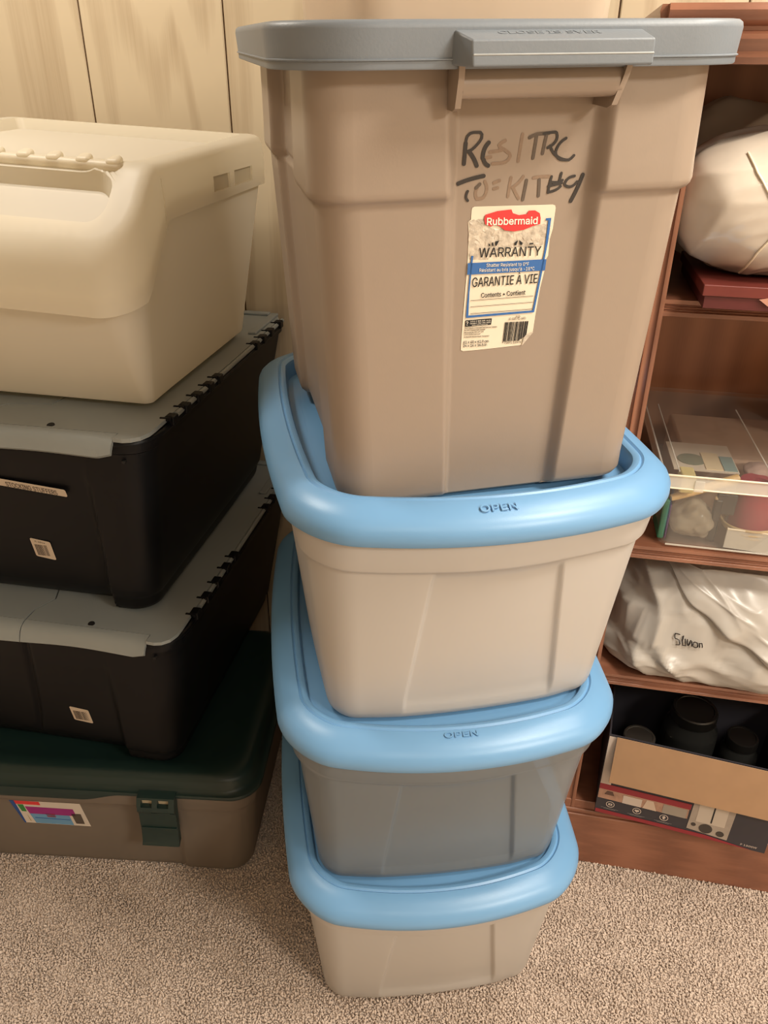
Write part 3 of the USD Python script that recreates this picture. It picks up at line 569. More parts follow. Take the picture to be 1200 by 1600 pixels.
    def words(s, x0, x1, zb2, h, m, parent, name='lettering', hh=.0022, rot=0., xr=None):
        mm = text(s, x0, x1, zb2, h); v = mm.vertices
        vv = np.c_[v[:, 0], np.array([fy(z) for z in v[:, 1]]) - hh - v[:, 2], v[:, 1] + rot * (v[:, 0] - (x0 if xr is None else xr))]; mm = trimesh.Trimesh(vv, mm.faces, process=False)
        return part(name, mm, m, parent, smooth=False)
    def barcode(x0, x1, za, zb2, parent):
        r_ = random.Random(5); ms = []; x = x0
        while x < x1:
            w_ = r_.choice([.0006, .0009, .0014]); y = fy((za + zb2) / 2) - .0024
            m_ = bx(x, min(x + w_, x1), y, y + .0004, za, zb2); v = m_.vertices.copy(); v[:, 1] += np.array([fy(z) for z in v[:, 2]]) - fy((za + zb2) / 2); m_.vertices = v; ms.append(m_); x += w_ + r_.choice([.0007, .0012])
        part('barcode', cat(ms), inkb, parent, smooth=False)
    if first:
        s = decal(-.300, -.1465, .2465, .2605, 'name_label', stk, lab='white strip label', rot=-.085); words('STOCKING STUFFERS', -.243, -.161, .2475, .0088, inkb, s, rot=-.085, xr=-.300)
        b = decal(-.250, -.2155, .0965, .1345, 'price_sticker', stk, lab='small white barcode sticker', rot=-.13)
        words('A. 2014', -.243, -.225, .1275, .0030, inkb, b, rot=-.13); barcode(-.245, -.221, .0995, .122, b)
    else:
        b = decal(-.245, -.2085, .0965, .1345, 'price_sticker', stk, lab='small white barcode sticker', rot=-.1); barcode(-.240, -.214, .100, .124, b)
black_tote(.6248, -10.0, (-.316, 1.053), 'upper black storage tote with folding grey lid and a white strip label', True)
black_tote(.2765, -10.0, (-.318, 1.053), 'lower black storage tote with folding grey lid, standing on the green lid', False)

# ---- tan tote with green lid
olive = plastic('olive_tan_plastic', srgb(114, 104, 93), .5, .04, 6, bump=.08, bscale=400); green = plastic('dark_green_plastic', srgb(26, 46, 43), .38, .06, 6, bump=.06, bscale=400)
MG = mat(rotz(-3.0), (-.262, 1.03, 0)); gt = thing('green_lid_tote', 'olive tan tote with dark green lid and latch, bottom of the left stack', 'storage tote', MG)
def gring(z, off=0, r=.045):
    t = z / .24; x1, x0 = .0 + .022 * t + off, -.66 - .022 * t - off; y0, y1 = .0 - .012 * t - off, .44 + .012 * t + off
    p = rring(x1 - x0, y1 - y0, r + off * .5, 0, 0, 12, 160) + [(x0 + x1) / 2, (y0 + y1) / 2]; o = p.copy()
    m_ = (1 - sstep(p[:, 0], -.135, -.125)) * sstep(p[:, 0], -.60, -.59) * (p[:, 1] < .1); o[:, 1] += .007 * m_ * float(1 - sstep(z, .18, .2)) * 1.
    return at_z(o, z)
part('body', loft([gring(z, o) for z, o in ((0, -.02), (.003, -.008), (.01, -.002), (.02, 0), (.06, 0), (.12, 0), (.17, 0), (.185, 0), (.192, .001), (.20, .003), (.232, .004), (.24, .002))]), olive, gt, label='olive tan tub')
def glring(z, off):
    x1, x0, y0, y1 = .035 + off, -.695 - off, -.024 - off, .464 + off
    p = rring(x1 - x0, y1 - y0, .055, 0, 0, 14, 120) + [(x0 + x1) / 2, (y0 + y1) / 2]
    zz = np.full(len(p), z)
    dip = (1 - sstep(p[:, 0], -.30, -.22)) * (p[:, 1] < .05); zz = zz - dip * (.016 if z < .2375 else .012 if z < .242 else 0)
    return np.c_[p, zz]
part('lid', loft([glring(.242, -.012), glring(.2365, -.001), glring(.236, 0), glring(.240, .001), glring(.243, -.001), glring(.2445, -.008), glring(.250, -.013), glring(.262, -.015), glring(.270, -.020), glring(.2745, -.030), glring(.2755, -.05), glring(.270, -.06), glring(.2705, -.09)]), green, gt, label='dark green lid', smooth=35)
# latch
lat = [(y, z + .012) for y, z in [(-.018, .236), (-.034, .232), (-.040, .218), (-.042, .205), (-.037, .195), (-.038, .150), (-.043, .125), (-.047, .119), (-.043, .116), (-.030, .122), (-.024, .19)]]
LX0, LX1 = -.187, -.117
lt_ = mf(prism_x(lat, LX0, LX1))
for xa in (-.1795, -.1485): lt_ = lt_ - mf(bx(xa, xa + .021, -.08, -.0, .2265, .2405))
la = part('latch', tm(lt_), green, gt, label='dark green latch with two windows', smooth=25)
part('latch_rib', cat([bx(-.181, -.160, -.0405, -.036, .211, .215, .001), bx(-.148, -.125, -.0405, -.036, .211, .215, .001), bx(LX0 + .002, LX1 - .002, -.041, -.036, .170, .173, .001)]), green, la)
part('latch_tongue', bx(-.1815, -.124, -.030, -.024, .224, .243), plastic('latch_tongue_tan', srgb(176, 160, 132), .5), la, label='tan tongue seen through the windows')
# sticker on the green-lidded tote
def gy(z): return -.012 * z / .24 + .007
def gdecal(pts, h, name, m, parent, lab=None):
    mm = flat(Polygon(pts).buffer(0), .0003); v = mm.vertices
    mm = trimesh.Trimesh(np.c_[v[:, 0], gy(v[:, 1]) - h - v[:, 2], v[:, 1]], mm.faces, process=False); mm.fix_normals(); return part(name, mm, m, parent, label=lab, smooth=False)
SX = lambda u, v: (-.4565 + u * .139, .184 - v * .066 - u * .002)     # u right, v down, 0..1
q4 = lambda u0, v0, u1, v1, sh=.12: [SX(u0 + sh * v0, v0), SX(u1 + sh * v0 * .6, v0), SX(u1 + sh * v1 * .6, v1), SX(u0 + sh * v1, v1)]
sk = gdecal(q4(0, 0, 1, 1), .0006, 'product_sticker', plastic('sticker_white', srgb(206, 196, 184), .5), gt, 'colourful product sticker')
for a, m_, nm in ((q4(0, .02, .07, 1), plastic('sticker_blue', srgb(34, 74, 140), .5), 'blue_edge'), (q4(.06, .02, .42, .16), lred, 'red_band'), (q4(.17, .26, .86, .56), plastic('sticker_purple', srgb(150, 40, 120), .5), 'purple_field'), (q4(.17, .56, .76, .98), plastic('sticker_sky', srgb(104, 152, 190), .5), 'sky_field'), (q4(.40, .52, .56, .68), lred, 'red_word'), (q4(.08, .18, .17, .48), plastic('sticker_green', srgb(50, 130, 60), .5), 'green_leaf'), (q4(.12, .56, .15, .9), plastic('sticker_tan', srgb(170, 150, 90), .5), 'tan_mark'), (q4(.80, .46, .95, .9, .08), inkb, 'barcode_field')):
    gdecal(a, .0011, nm, m_, sk)
gdecal([SX(u, v) for u, v in ((.30, .72), (.80, .74), (.80, .76), (.30, .745))], .0016, 'printed_line', lblue, sk)

# ================================================================== BOOKCASE
cher = wood('cherry_wood', srgb(119, 77, 58), srgb(144, 97, 74), (14, 14, 1.2), .32, 1.6, 5, coat=.25)
cherh = wood('cherry_wood_shelf', srgb(122, 79, 60), srgb(150, 101, 78), (1.2, 14, 14), .3, 1.6, 5, coat=.3)
cherk = wood('cherry_back', srgb(164, 111, 81), srgb(190, 133, 99), (4, 4, .5), .4, 1.2, 4)
bc = thing('bookcase', 'reddish cherry wood bookcase with fluted stiles and packed shelves at the right', 'bookcase', CASE)
A0, A1, DB = -.080, .86, .44
def fluted(width, depth, length, n, axis):
    """board face with n round flutes; section across 'width', front at y = 0"""
    xs = np.linspace(0, width, 16 * n + 1); e = .006
    yy = np.where((xs > e) & (xs < width - e), .0035 * np.abs(np.sin((xs - e) / (width - 2 * e) * n * math.pi)) ** .7, 0)
    pts = [(x, y) for x, y in zip(xs, yy)] + [(width, depth), (0, depth)]
    m = trimesh.creation.extrude_polygon(Polygon(pts), length, engine='earcut'); return m
for xa in (A0, A1 - .047):
    m = fluted(.047, .022, 1.44 - .11, 3, 'z'); m.apply_translation((xa, 0, .11)); part('stile', m, cher, bc, label='fluted upright', smooth=50)
part('side_panel', bx(A0, A0 + .02, .022, DB, 0, 1.44, .001), cher, bc); part('side_panel', bx(A1 - .02, A1, .022, DB, 0, 1.44, .001), cher, bc)
part('back_panel', bx(A0 + .02, A1 - .02, DB - .008, DB, .02, 1.44), cherk, bc)
for zt, nm in ((.167, 0), (.490, 1), (.755, 1), (1.1455, 1)):
    if nm:
        part('shelf', bx(A0 + .0205, A1 - .0205, .022, DB - .009, zt - .022, zt), cherh, bc)
        m = fluted(.0225, .022, A1 - A0 - .094, 3, 'x'); v = m.vertices.copy(); m.vertices = np.c_[v[:, 2] + A0 + .047, v[:, 1], zt - v[:, 0]]; m.fix_normals(); part('shelf_edge', m, cherh, bc, label='fluted shelf edge', smooth=50)
    else:
        part('bottom_board', bx(A0 + .0205, A1 - .0205, .001, DB - .009, zt - .022, zt, .002), cherh, bc)
part('base', cat([bx(A0 - .008, A1 + .008, -.006, .016, 0, .135, .003), bx(A0 - .004, A1 + .004, -.003, .02, .135, .146, .004)]), cherh, bc, label='plain plinth board')
cor = [(-.004, 1.425), (-.010, 1.432), (-.010, 1.438), (-.016, 1.444), (-.022, 1.450), (-.022, 1.455), (-.012, 1.459), (-.012, 1.463), (-.026, 1.470), (-.030, 1.478), (-.026, 1.485), (.03, 1.485), (.03, 1.425)]
part('cornice', prism_x(cor, A0 - .010, A1 + .03), cherh, bc, label='moulded cornice', smooth=40)
sc = trimesh.creation.extrude_polygon(Polygon([(-y * .5, z) for y, z in cor]).buffer(0), DB + .012, engine='earcut'); v = sc.vertices.copy(); sc.vertices = np.c_[A0 - v[:, 0] - .004, v[:, 2] - .012, v[:, 1]]; sc.fix_normals(); part('cornice_return', sc, cherh, bc, smooth=40)
part('top_board', bx(A0, A1, 0, DB, 1.44, 1.482), cherh, bc)

def on_case(a, b, z, yaw=0.): return CASE @ mat(rotz(yaw), (a, b, z))
# ---- top shelf: red gift box, stuffed bag, loose bag behind
red = plastic('red_card', srgb(88, 34, 33), .45, .08, 30); redlid = plastic('red_card_lid', srgb(108, 46, 40), .4, .08, 30)
g = thing('gift_box', 'flat red lidded box lying on the upper shelf under the stuffed bag', 'box', on_case(.004, -.045, 1.146, -1))
part('body', bx(.004, .30, .004, .24, 0, .026, .001), red, g); part('lid', bx(0, .304, 0, .244, .0165, .031, .0015), redlid, g, label='lighter red lid')
part('torn_tape', flat(Polygon([(.070, .012), (.085, .015), (.11, .0135), (.11, .005), (.082, .004), (.076, .008)]), .0004).apply_transform(np.array([[1, 0, 0, 0], [0, 0, 1, -.0006], [0, 1, 0, .004], [0, 0, 0, 1.]])), plastic('clear_tape', srgb(190, 140, 120), .4), g, smooth=False)
def blob(rx, ry, rz, p, nu=140, nv=90, disp=None, flatbot=None, plow=None):
    th = np.linspace(0, 2 * math.pi, nu, endpoint=False); ph = np.linspace(-math.pi / 2 + .02, math.pi / 2 - .02, nv)
    rg = []
    for f_ in ph:
        pv_ = plow if plow and f_ < 0 else p
        s = lambda c, e=p: np.sign(c) * np.abs(c) ** (2. / e)
        x = rx * s(np.cos(f_), pv_) * s(np.cos(th)); y = ry * s(np.cos(f_), pv_) * s(np.sin(th)); z = np.full(nu, rz * s(np.sin(f_), pv_))
        rg.append(np.c_[x, y, z])
    m = loft(rg)
    if disp is not None:
        n = m.vertex_normals; v = m.vertices + n * disp(m.vertices)[:, None]; m.vertices = v
    if flatbot is not None: v = m.vertices.copy(); v[:, 2] = np.maximum(v[:, 2], flatbot); m.vertices = v
    return m
def folds(v, ang, sx, sz, seed, amp):
    c, s = math.cos(ang), math.sin(ang); a = v[:, 0] * c + v[:, 2] * s; b = -v[:, 0] * s + v[:, 2] * c
    w = meshkit.noise(np.c_[v * 9], seed + 50) * .03
    n = meshkit.noise(np.c_[a * sx, b * sz + w * sz, v[:, 1] * 12], seed); return (1 - np.abs(2 * n - 1)) ** 2 * amp
vinyl = plastic('white_vinyl_bag', srgb(214, 203, 188), .18, .07, 14, sss=.0, coat=.6)
pd = lambda v: folds(v, .9, 8, 30, 2, .0035) + folds(v, -.3, 6, 24, 4, .0035) + folds(v, .3, 16, 60, 5, .0025) + (meshkit.fbm(v * 9, 3, 8) - .5) * .010
PBX, PBY, PBZ = .165, .125, .088
pb = thing('pillow_bag', 'stuffed white vinyl bag with pale piping lying on the red box', 'bag', on_case(.128, .075, 1.177))
part('bag', tr(blob(PBX, PBY, PBZ, 2.5, disp=pd, flatbot=-PBZ + .004), mat(t=(0, 0, PBZ))), vinyl, pb)
def onblob(x, z, off=.003):
    p = 2.5; k = 1 - abs(x / PBX) ** p - abs((z - PBZ) / PBZ) ** p; y = -PBY * max(k, 0.02) ** (1 / p); v = np.array([[x, y, z - PBZ]])
    n = v / np.array([PBX, PBY, PBZ]) ** 2; n /= np.linalg.norm(n); v2 = v + n * (pd(v)[0] + off); v2[0, 2] += PBZ; return v2[0]
pipe = plastic('pale_piping', srgb(236, 222, 196), .35)
for pl in ([(-.095, .150), (-.085, .130), (-.07, .110), (-.054, .088), (-.046, .080)], [(-.046, .080), (-.056, .062), (-.066, .045), (-.070, .025), (-.071, .012)], [(-.046, .080), (-.01, .079), (.03, .081), (.09, .08)]):
    xs = np.linspace(0, len(pl) - 1, 24); px = np.interp(xs, range(len(pl)), [q_[0] for q_ in pl]); pz = np.interp(xs, range(len(pl)), [q_[1] for q_ in pl])
    part('piping', tube([onblob(a, b, .001) for a, b in zip(px, pz)], .0016, 6), pipe, pb, smooth=60)
film = milky('loose_film', srgb(228, 220, 208), .15, .25, .3)
pd2 = lambda v: folds(v, .5, 6, 22, 12, .016) + folds(v, -.6, 8, 20, 13, .01)
lbg = thing('plastic_bag', 'loose translucent plastic bag behind the stuffed bag', 'bag', on_case(.16, .335, 1.147))
part('bag', tr(blob(.19, .075, .115, 2.4, disp=pd2, flatbot=-.113), mat(t=(0, 0, .114))), film, lbg)

# ---- clear organiser with a hinged lid
clear = pane('clear_plastic', (.8, .76, .70), .045, .05)
clear2 = pane('clear_plastic_rib', (.9, .86, .78), .38, .05)
OW, OD, OH = .40, .395, .125
org = thing('clear_organiser', 'clear plastic craft organiser with hinged lid full of odds and ends', 'storage bin', on_case(.002, -.006, .7575))
def oring(z, off): 
    k = .010 * (1 - z / OH); return at_z(rring(OW - 2 * k + 2 * off, OD - 2 * k + 2 * off, .016, n=6, m=4) + [OW / 2 + .012, OD / 2], z)
part('tray_edge', tube([(.032, .012, .003), (.2, .0105, .003), (OW - .004, .012, .003)], .0017, 8), clear2, org)
part('tray', loft([oring(0, -.004), oring(.003, 0), oring(.06, 0), oring(OH - .004, 0), oring(OH, .001), oring(OH, -.001), oring(.06, -.0022), oring(.006, -.0025), oring(.0035, -.006)]), clear, org, label='clear tray')
lid = part('lid', cat([bx(.008, OW + .016, -.004, OD + .004, OH + .004, OH + .0065, .001)]), clear, org, label='clear flat lid')
part('lid_rim', cat([bx(.006, OW + .018, -.008, -.0045, OH - .014, OH + .008, .0012), bx(.006, .0095, -.008, OD + .004, OH - .014, OH + .008, .0012), bx(OW + .0145, OW + .018, -.008, OD + .004, OH - .014, OH + .008, .0012)]), clear2, lid, smooth=40)
part('rim_bead', cat([tube([(.006, -.0085, OH + .008), (.2, -.0085, OH + .008), (OW + .018, -.0085, OH + .008)], .0018, 8), tube([(.006, -.0085, OH - .013), (.2, -.0085, OH - .013), (OW + .018, -.0085, OH - .013)], .0014, 8)]), plastic('bright_bead', srgb(226, 214, 190), .2), lid, smooth=60)
for x in (.030, .165, .30): part('lid_rib', bx(x, x + .0016, .01, .30, OH + .0062, OH + .0078), clear2, lid)
for x in (.052, .16): part('clasp', cat([bx(x, x + .014, -.0105, -.008, OH - .016, OH + .002, .001)]), clear2, lid)
def inorg(a, b, z, yaw=0): return on_case(.002 + a, -.006 + b, .7575 + z, yaw)
z0 = .0045
rr = thing('ribbon_roll', 'dark red ribbon roll standing in the clear organiser', 'ribbon', inorg(.163, .055, z0 + .02))
part('roll', lathe([(.030, 0), (.034, .002), (.0335, .05), (.032, .078), (.030, .082), (.012, .082), (.012, .06)]), plastic('red_ribbon', srgb(150, 44, 62), .5, .05, 40), rr)
for k in range(3): part('cord_loop', tube([((.040 + .002 * k) * math.cos(q_), (.040 + .002 * k) * math.sin(q_), .004 + .005 * k + .004 * math.sin(q_ + k)) for q_ in np.linspace(0, 2 * math.pi, 40)], .0022, 6), plastic('tan_cord', srgb(190, 164, 122), .7), rr, smooth=60)
cs = thing('card_case', 'clear flat case of white cards leaning at the front right of the organiser', 'case', inorg(.168, .020, z0, -6))
part('cards', bx(-.045, .075, -.006, .006, .002, .030), plastic('white_cards', srgb(196, 190, 178), .5, .1, 80), cs); part('cover', bx(-.047, .077, -.009, -.006, .0, .034, .001), clear2, cs); part('top_edge', tube([(-.047, -.0085, .034), (.0, -.0085, .0345), (.077, -.0085, .034)], .0016, 6), plastic('bright_bead', srgb(226, 214, 190), .2), cs)
bk_ = thing('black_tool', 'slim black tool standing in the middle of the clear organiser', 'tool', inorg(.103, .035, z0))
part('handle', bx(-.006, .006, -.006, .006, 0, .075, .003), plastic('tool_black', srgb(28, 27, 26), .4), bk_); part('blade', bx(-.004, .026, -.004, .004, .05, .085, .002), plastic('tool_black', srgb(28, 27, 26), .4), bk_)
part('cap', hullpts([(-.003, 0, .076), (.004, 0, .078)], .004), plastic('tool_tip', srgb(190, 168, 130), .4), bk_)
wp = thing('craft_stick', 'golden tan paper roll lying slanted across the clear organiser', 'paper roll', inorg(.03, .030, z0 + .072, 0))
part('roll', tube([(0, 0, 0), (.03, .008, .008), (.07, .02, .021), (.10, .03, .028)], [.0055, .006, .0075, .009], 14), plastic('kraft_gold', srgb(206, 172, 116), .45, .1, 40), wp)
cel = milky('crumpled_film', srgb(190, 178, 158), .45, .15, .2)
cb = thing('crumpled_cellophane', 'crumpled clear cellophane lying in the front left of the organiser', 'cellophane', inorg(.070, .050, z0))
dd = lambda v: (meshkit.fbm(v * 45, 3, 21) - .5) * .022
m = blob(.034, .034, .032, 2.2, 60, 40, disp=dd, flatbot=-.03); part('film', tr(m, mat(t=(0, 0, .031))), cel, cb, smooth=20)
gr = thing('green_ribbon', 'green ribbon roll at the left end of the organiser', 'ribbon', inorg(.026, .040, z0))
part('ribbon', bx(-.006, .004, -.016, .05, 0, .07, .003), plastic('green_satin', srgb(46, 120, 92), .45), gr); part('ribbon_edge', bx(.005, .0075, -.016, .05, .002, .062, .001), plastic('purple_satin', srgb(90, 50, 96), .5), gr)
yp = thing('folded_packet', 'pale yellow folded packet under the organiser lid at the left', 'packet', inorg(.045, .022, z0 + .088))
part('packet', bx(-.008, .014, -.006, .03, 0, .030, .003), plastic('yellow_paper', srgb(214, 198, 140), .6, .1, 60), yp)
pc = thing('craft_card', 'pale craft card with a green round and a cream patch, lying high in the organiser', 'card', inorg(.085, .125, z0 + .101))
part('card', bx(-.05, .05, -.05, .06, 0, .002), plastic('card_grey', srgb(205, 192, 176), .6), pc); part('round_patch', lathe([(.022, .002), (.022, .003), (.001, .003)]).apply_transform(mat(t=(-.018, -.01, .0002))), plastic('card_sage', srgb(120, 128, 112), .6), pc); part('cream_patch', bx(.0, .026, -.045, .02, .002, .0034), plastic('card_cream', srgb(214, 196, 164), .6), pc); part('teal_patch', bx(.028, .048, -.045, .01, .002, .0034), plastic('card_teal', srgb(122, 150, 150), .6), pc)
pt = thing('tissue_bundle', 'pinkish bundle of tissue lying high in the middle of the organiser', 'tissue', inorg(.172, .10, z0 + .098))
part('bundle', blob(.026, .03, .009, 2.6, 50, 30, disp=lambda v: (meshkit.fbm(v * 40, 3, 31) - .5) * .012), plastic('pink_tissue', srgb(176, 150, 140), .7, .08, 40), pt)
tt_ = thing('pale_tag', 'pale blue-green tag lying high at the right of the organiser', 'tag', inorg(.235, .10, z0 + .098, 6))
part('tag', bx(-.022, .03, -.05, .055, 0, .002), plastic('tag_paper', srgb(172, 180, 168), .6), tt_); part('label', bx(-.004, .025, -.055, -.02, .002, .003), plastic('tag_white', srgb(214, 204, 184), .6), tt_)
bb = thing('brown_packet', 'brown folded packet lying along the floor of the organiser', 'packet', inorg(.20, .2, z0)); part('packet', bx(-.14, .16, -.06, .14, 0, .098, .006), plastic('brown_paper', srgb(178, 150, 128), .7, .1, 20), bb)
bg = thing('beige_case', 'beige box corner lying on the organiser lid at the right edge', 'box', on_case(.225, .24, .7575 + OH + .0085, -24)); part('body', bx(0, .16, 0, .11, 0, .055, .006), plastic('beige_board', srgb(190, 164, 128), .55), bg)

# ---- white carrier bag with writing
bagm = plastic('white_carrier_film', srgb(172, 166, 158), .3, .03, 8, sss=0)
CBX, CBY, CBZ = .205, .135, .112
pd3 = lambda v: folds(v, -.75, 7, 24, 41, .020) + folds(v, -.25, 6, 30, 43, .010) + folds(v, .9, 6, 18, 45, .006) + folds(v, -.5, 14, 60, 47, .0045) + folds(v, .2, 20, 70, 48, .003)
cbg = thing('carrier_bag', 'rumpled white plastic carrier bag with marker scribble on the lower shelf', 'bag', on_case(.182, .122, .4905))
bm = blob(CBX, CBY, CBZ, 3.2, 260, 150, disp=lambda v: pd3(v) * np.clip((v[:, 2] + CBZ) / .05, .15, 1), flatbot=-CBZ + .001, plow=7)
v = bm.vertices.copy(); v[:, 2] += CBZ; up = np.clip(v[:, 2] / (2 * CBZ), 0, 1); v[:, 1] += up ** 1.5 * .10 * (v[:, 1] < 0) ; v[:, 0] += .05 * up * np.clip(-v[:, 0] / CBX, 0, 1)
corner = np.clip(1 - up * 3.5, 0, 1) * np.clip(-v[:, 0] / CBX - .6, 0, 1) * 2.5 * (v[:, 1] < .0); v[:, 1] -= corner * .014; v[:, 0] -= corner * .012
bm.vertices = v; part('bag', bm, bagm, cbg, smooth=60)
BV = bm.vertices[bm.vertices[:, 1] < .03]
from scipy.interpolate import NearestNDInterpolator, LinearNDInterpolator
fsurf = NearestNDInterpolator(BV[:, [0, 2]], BV[:, 1])
def bag_y(x, z): 
    q_ = [fsurf(x + dx, z + dz) for dx in (-.006, 0, .006) for dz in (-.006, 0, .006)]; return np.mean(q_, 0)
# loose upper layer hanging over the front
le = np.array([(-.125, .200), (-.10, .168), (-.045, .128), (.02, .094), (.075, .066), (.115, .050), (.135, .062), (.165, .088), (.19, .11)])
from scipy.ndimage import gaussian_filter
ux = np.linspace(-.124, .189, 110); tv = np.linspace(0, 1, 60)
XX = np.repeat(ux[None], 60, 0); ZL = np.interp(ux, le[:, 0], le[:, 1]); ZL = gaussian_filter(ZL, 2.0) + .003 * np.sin(ux * 90); ZZ = ZL + (.206 - ZL) * tv[:, None]
YY = gaussian_filter(bag_y(XX, ZZ), (3, 2.2)); pv = np.c_[XX.ravel(), 0 * XX.ravel(), ZZ.ravel()]
YY = YY - .009 - (folds(pv, -.6, 5, 26, 61, .009) + folds(pv, -.45, 12, 60, 62, .003)).reshape(XX.shape) + .006 * np.exp(-tv[:, None] / .05)
n2 = XX.size; idx = np.arange(n2).reshape(XX.shape); q_ = np.stack([idx[:-1, :-1], idx[:-1, 1:], idx[1:, 1:], idx[1:, :-1]], -1).reshape(-1, 4)
F2 = np.vstack([q_[:, [0, 1, 2]], q_[:, [0, 2, 3]]]); V2 = np.c_[XX.ravel(), YY.ravel(), ZZ.ravel()]
bd = [(idx[0, i], idx[0, i + 1]) for i in range(109)] + [(idx[j, -1], idx[j + 1, -1]) for j in range(59)] + [(idx[-1, i + 1], idx[-1, i]) for i in range(109)] + [(idx[j + 1, 0], idx[j, 0]) for j in range(59)]
rim = [t_ for a, b in bd for t_ in ((b, a, a + n2), (b, a + n2, b + n2))]
sheet = trimesh.Trimesh(np.vstack([V2, V2 + [0, .0015, 0]]), np.vstack([F2, F2[:, ::-1] + n2, rim]), process=False)
part('bag_flap', sheet, bagm, cbg, label='loose layer of the bag folded over its front', smooth=60)
sc_ = [[(-.128,.1095),(-.1345,.1100),(-.1355,.1045),(-.1285,.1015),(-.1265,.0965),(-.1325,.0945)],[(-.1215,.108),(-.1235,.1005),(-.1215,.0948),(-.1170,.0945),(-.119,.105)],[(-.1155,.105),(-.1135,.096),(-.110,.1045)],[(-.1085,.103),(-.1075,.0955)],[(-.1035,.103),(-.1065,.098),(-.1025,.0945),(-.0985,.097),(-.0995,.102),(-.1035,.103)],[(-.0965,.102),(-.0955,.0965)],[(-.0955,.1015),(-.0925,.1025),(-.0915,.097)]]
uu = unary_union([stroke(p, .0009) for p in sc_]); mm = flat(uu, .0003); v = mm.vertices; mm = trimesh.Trimesh(np.c_[v[:, 0] + .032, bag_y(v[:, 0] + .032, v[:, 1] - .006) - .004 - v[:, 2], v[:, 1] - .006], mm.faces, process=False); part('marker_scribble', mm, INK['d'], cbg, smooth=False, label='small black scribbled word')

# ---- bottom compartment: toaster carton and jars
kraft = plastic('kraft_card', srgb(156, 123, 92), .7, .04, 30); cwhite = plastic('carton_print_white', srgb(196, 182, 170), .45); cdark = plastic('carton_dark', srgb(52, 50, 56), .45, .05); cred = plastic('carton_red', srgb(136, 40, 48), .45, .05)
MC = on_case(.003, -.020, .1675, -7); tc = thing('toaster_carton', 'open printed toaster carton with a tan flap folded out, at the bottom of the bookcase', 'carton', MC)
CW, CD, CH = .305, .200, .200
part('body', cat([bx(0, CW, 0, .003, 0, CH), bx(0, .003, .003, CD, 0, CH), bx(CW - .003, CW, .003, CD, 0, CH), bx(.003, CW - .003, CD - .003, CD, 0, CH), bx(.003, CW - .003, .003, CD - .003, 0, .003)]), cdark, tc, label='dark printed carton', smooth=False)
fl2 = bx(.014, CW + .004, -.0045, -.0015, -.098, 0); fl2.apply_transform(mat(t=(0, -.001, CH)) @ trimesh.transformations.rotation_matrix(-.16, (1, 0, 0))); part('flap', fl2, kraft, tc, label='tan inside of the open flap', smooth=False)
part('side_sheet', bx(CW, CW + .001, .004, CD - .004, .004, CH - .004), cwhite, tc)
def cdecal(pts, h, name, m, parent=tc, lab=None):
    mm = flat(Polygon(pts).buffer(0), .0003); v = mm.vertices; mm = trimesh.Trimesh(np.c_[v[:, 0], -h - v[:, 2], v[:, 1]], mm.faces, process=False); mm.fix_normals(); return part(name, mm, m, parent, label=lab, smooth=False)
r4 = lambda x0, z0_, x1, z1: [(x0, z0_), (x1, z0_), (x1, z1), (x0, z1)]
cdecal(r4(.001, .001, .20, .010), .0004, 'red_band', cred); cdecal([(.20, .001), (.28, .001), (.20, .010)], .0004, 'red_tail', cred)
cdecal(r4(.001, .064, .165, .078), .0004, 'red_band', cred); cdecal(r4(.001, .078, .02, .197), .0004, 'white_field', cwhite)
photo = cdecal(r4(.001, .040, .163, .064), .0005, 'photo_strip', plastic('photo_tan', srgb(164, 128, 108), .45, .2, 60), lab='blurred kitchen photo strip')
for a, m_ in ((r4(.046, .040, .08, .06), cwhite), ([(.083, .04), (.108, .04), (.10, .062), (.088, .062)], plastic('photo_cream', srgb(198, 176, 156), .45)), (r4(.118, .040, .16, .062), plastic('photo_grey', srgb(150, 140, 128), .45)), ([(.012, .052), (.03, .052), (.026, .062), (.016, .062)], plastic('photo_brown', srgb(92, 66, 56), .45))): cdecal(a, .001, 'photo_patch', m_, photo)
for x in (.026, .075, .124):
    ring_ = Point(x, .028).buffer(.0078).difference(Point(x, .028).buffer(.0066)); mm = flat(ring_, .0003); v = mm.vertices; mm = trimesh.Trimesh(np.c_[v[:, 0], -.0006 - v[:, 2], v[:, 1]], mm.faces, process=False); mm.fix_normals(); ic = part('round_icon', mm, cwhite, tc, smooth=False)
    sh_ = {.026: Polygon(r4(x - .0035, .0255, x + .0035, .0305)).difference(Point(x, .028).buffer(.0014)), .075: unary_union([Point(x - .0018, .0288).buffer(.0024), Point(x + .0018, .0288).buffer(.0024), Polygon([(x - .0038, .0282), (x + .0038, .0282), (x, .0240)])]), .124: Polygon([(x - .004, .0285), (x, .033), (x + .004, .0285), (x + .0018, .0285), (x + .0018, .0240), (x - .0018, .0240), (x - .0018, .0285)])}[x]
    mm = flat(sh_, .0003); v = mm.vertices; mm = trimesh.Trimesh(np.c_[v[:, 0], -.0006 - v[:, 2], v[:, 1]], mm.faces, process=False); mm.fix_normals(); part('icon_mark', mm, cwhite, ic, smooth=False)
    cdecal(r4(x - .016, .0165, x + .016, .0173), .0006, 'caption_line', plastic('caption_grey', srgb(120, 114, 112), .5)); cdecal(r4(x - .011, .0145, x + .011, .0152), .0006, 'caption_line', plastic('caption_grey', srgb(120, 114, 112), .5))
ts = cdecal([(.166, .017), (.238, .010), (.240, .086), (.168, .086)], .0006, 'toaster_picture', plastic('toaster_steel', srgb(158, 146, 134), .4, .08, 40), lab='picture of a steel toaster')
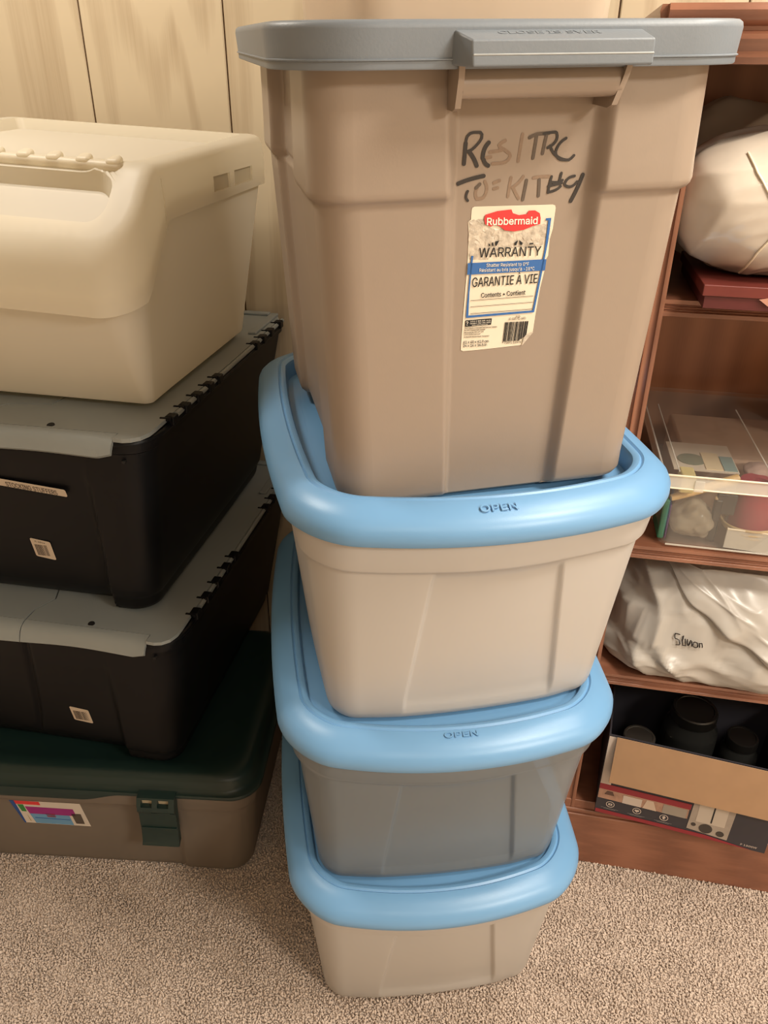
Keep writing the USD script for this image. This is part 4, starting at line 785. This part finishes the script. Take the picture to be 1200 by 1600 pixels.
cdecal(r4(.178, .040, .228, .086), .001, 'slot_panel', plastic('toaster_light', srgb(186, 174, 160), .35), ts); cdecal(r4(.203, .044, .2055, .086), .0014, 'lever_slot', lblack, ts)
for x, z, r_ in ((.198, .027, .0115), (.224, .022, .0068), (.176, .031, .0042)): cdecal(list(Point(x, z).buffer(r_).exterior.coords), .0014, 'knob', plastic('knob_dark', srgb(60, 54, 50), .4), ts)
mm = text('F 1500W', .262, .290, .0075, .0045); v = mm.vertices; part('lettering', trimesh.Trimesh(np.c_[v[:, 0], -.0007 - v[:, 2], v[:, 1]], mm.faces, process=False), cwhite, tc, smooth=False)
jarg = pane('dark_jar_glass', (.03, .03, .028), .55, .05, (.35, .36, .34))
fillm = plastic('jar_dark_fill', srgb(34, 30, 30), .5, .3, 40); lidm_ = plastic('jar_lid', srgb(40, 38, 36), .3, .1, metallic=.6)
def jar(a, b, r, h, lab, fill, lidc):
    t = thing('glass_jar', lab, 'jar', on_case(a, b, .171))
    part('glass', lathe([(r * .9, 0), (r, .006), (r, h * .72), (r * .97, h * .78), (r * .8, h * .86), (r * .78, h * .9), (r * .76, h * .9), (r * .95, h * .7), (r * .95, .008), (r * .8, .005)]), jarg, t)
    part('filling', lathe([(r * .9, .008), (r * .93, .012), (r * .93, h * .58), (r * .5, h * .6)]), fill, t)
    part('screw_lid', lathe([(r * .82, h * .885), (r * .84, h * .89), (r * .84, h * .985), (r * .8, h), (r * .7, h * 1.0), (r * .68, h * .99)]), lidc, t)
shiny = plastic('jar_lid_bright', srgb(150, 146, 138), .22, .1, metallic=.9)
jar(.075, .066, .036, .125, 'short dark glass jar with a bright lid standing in the left of the carton', fillm, shiny)
jar(.168, .085, .050, .195, 'wide dark glass jar standing in the middle of the carton', plastic('jar_blue_fill', srgb(36, 36, 52), .5, .3, 40), lidm_)
jar(.255, .060, .034, .165, 'narrower dark glass jar with glinting pieces at the right of the carton', plastic('jar_glint_fill', srgb(70, 64, 54), .25, .6, 90, metallic=.5), lidm_)
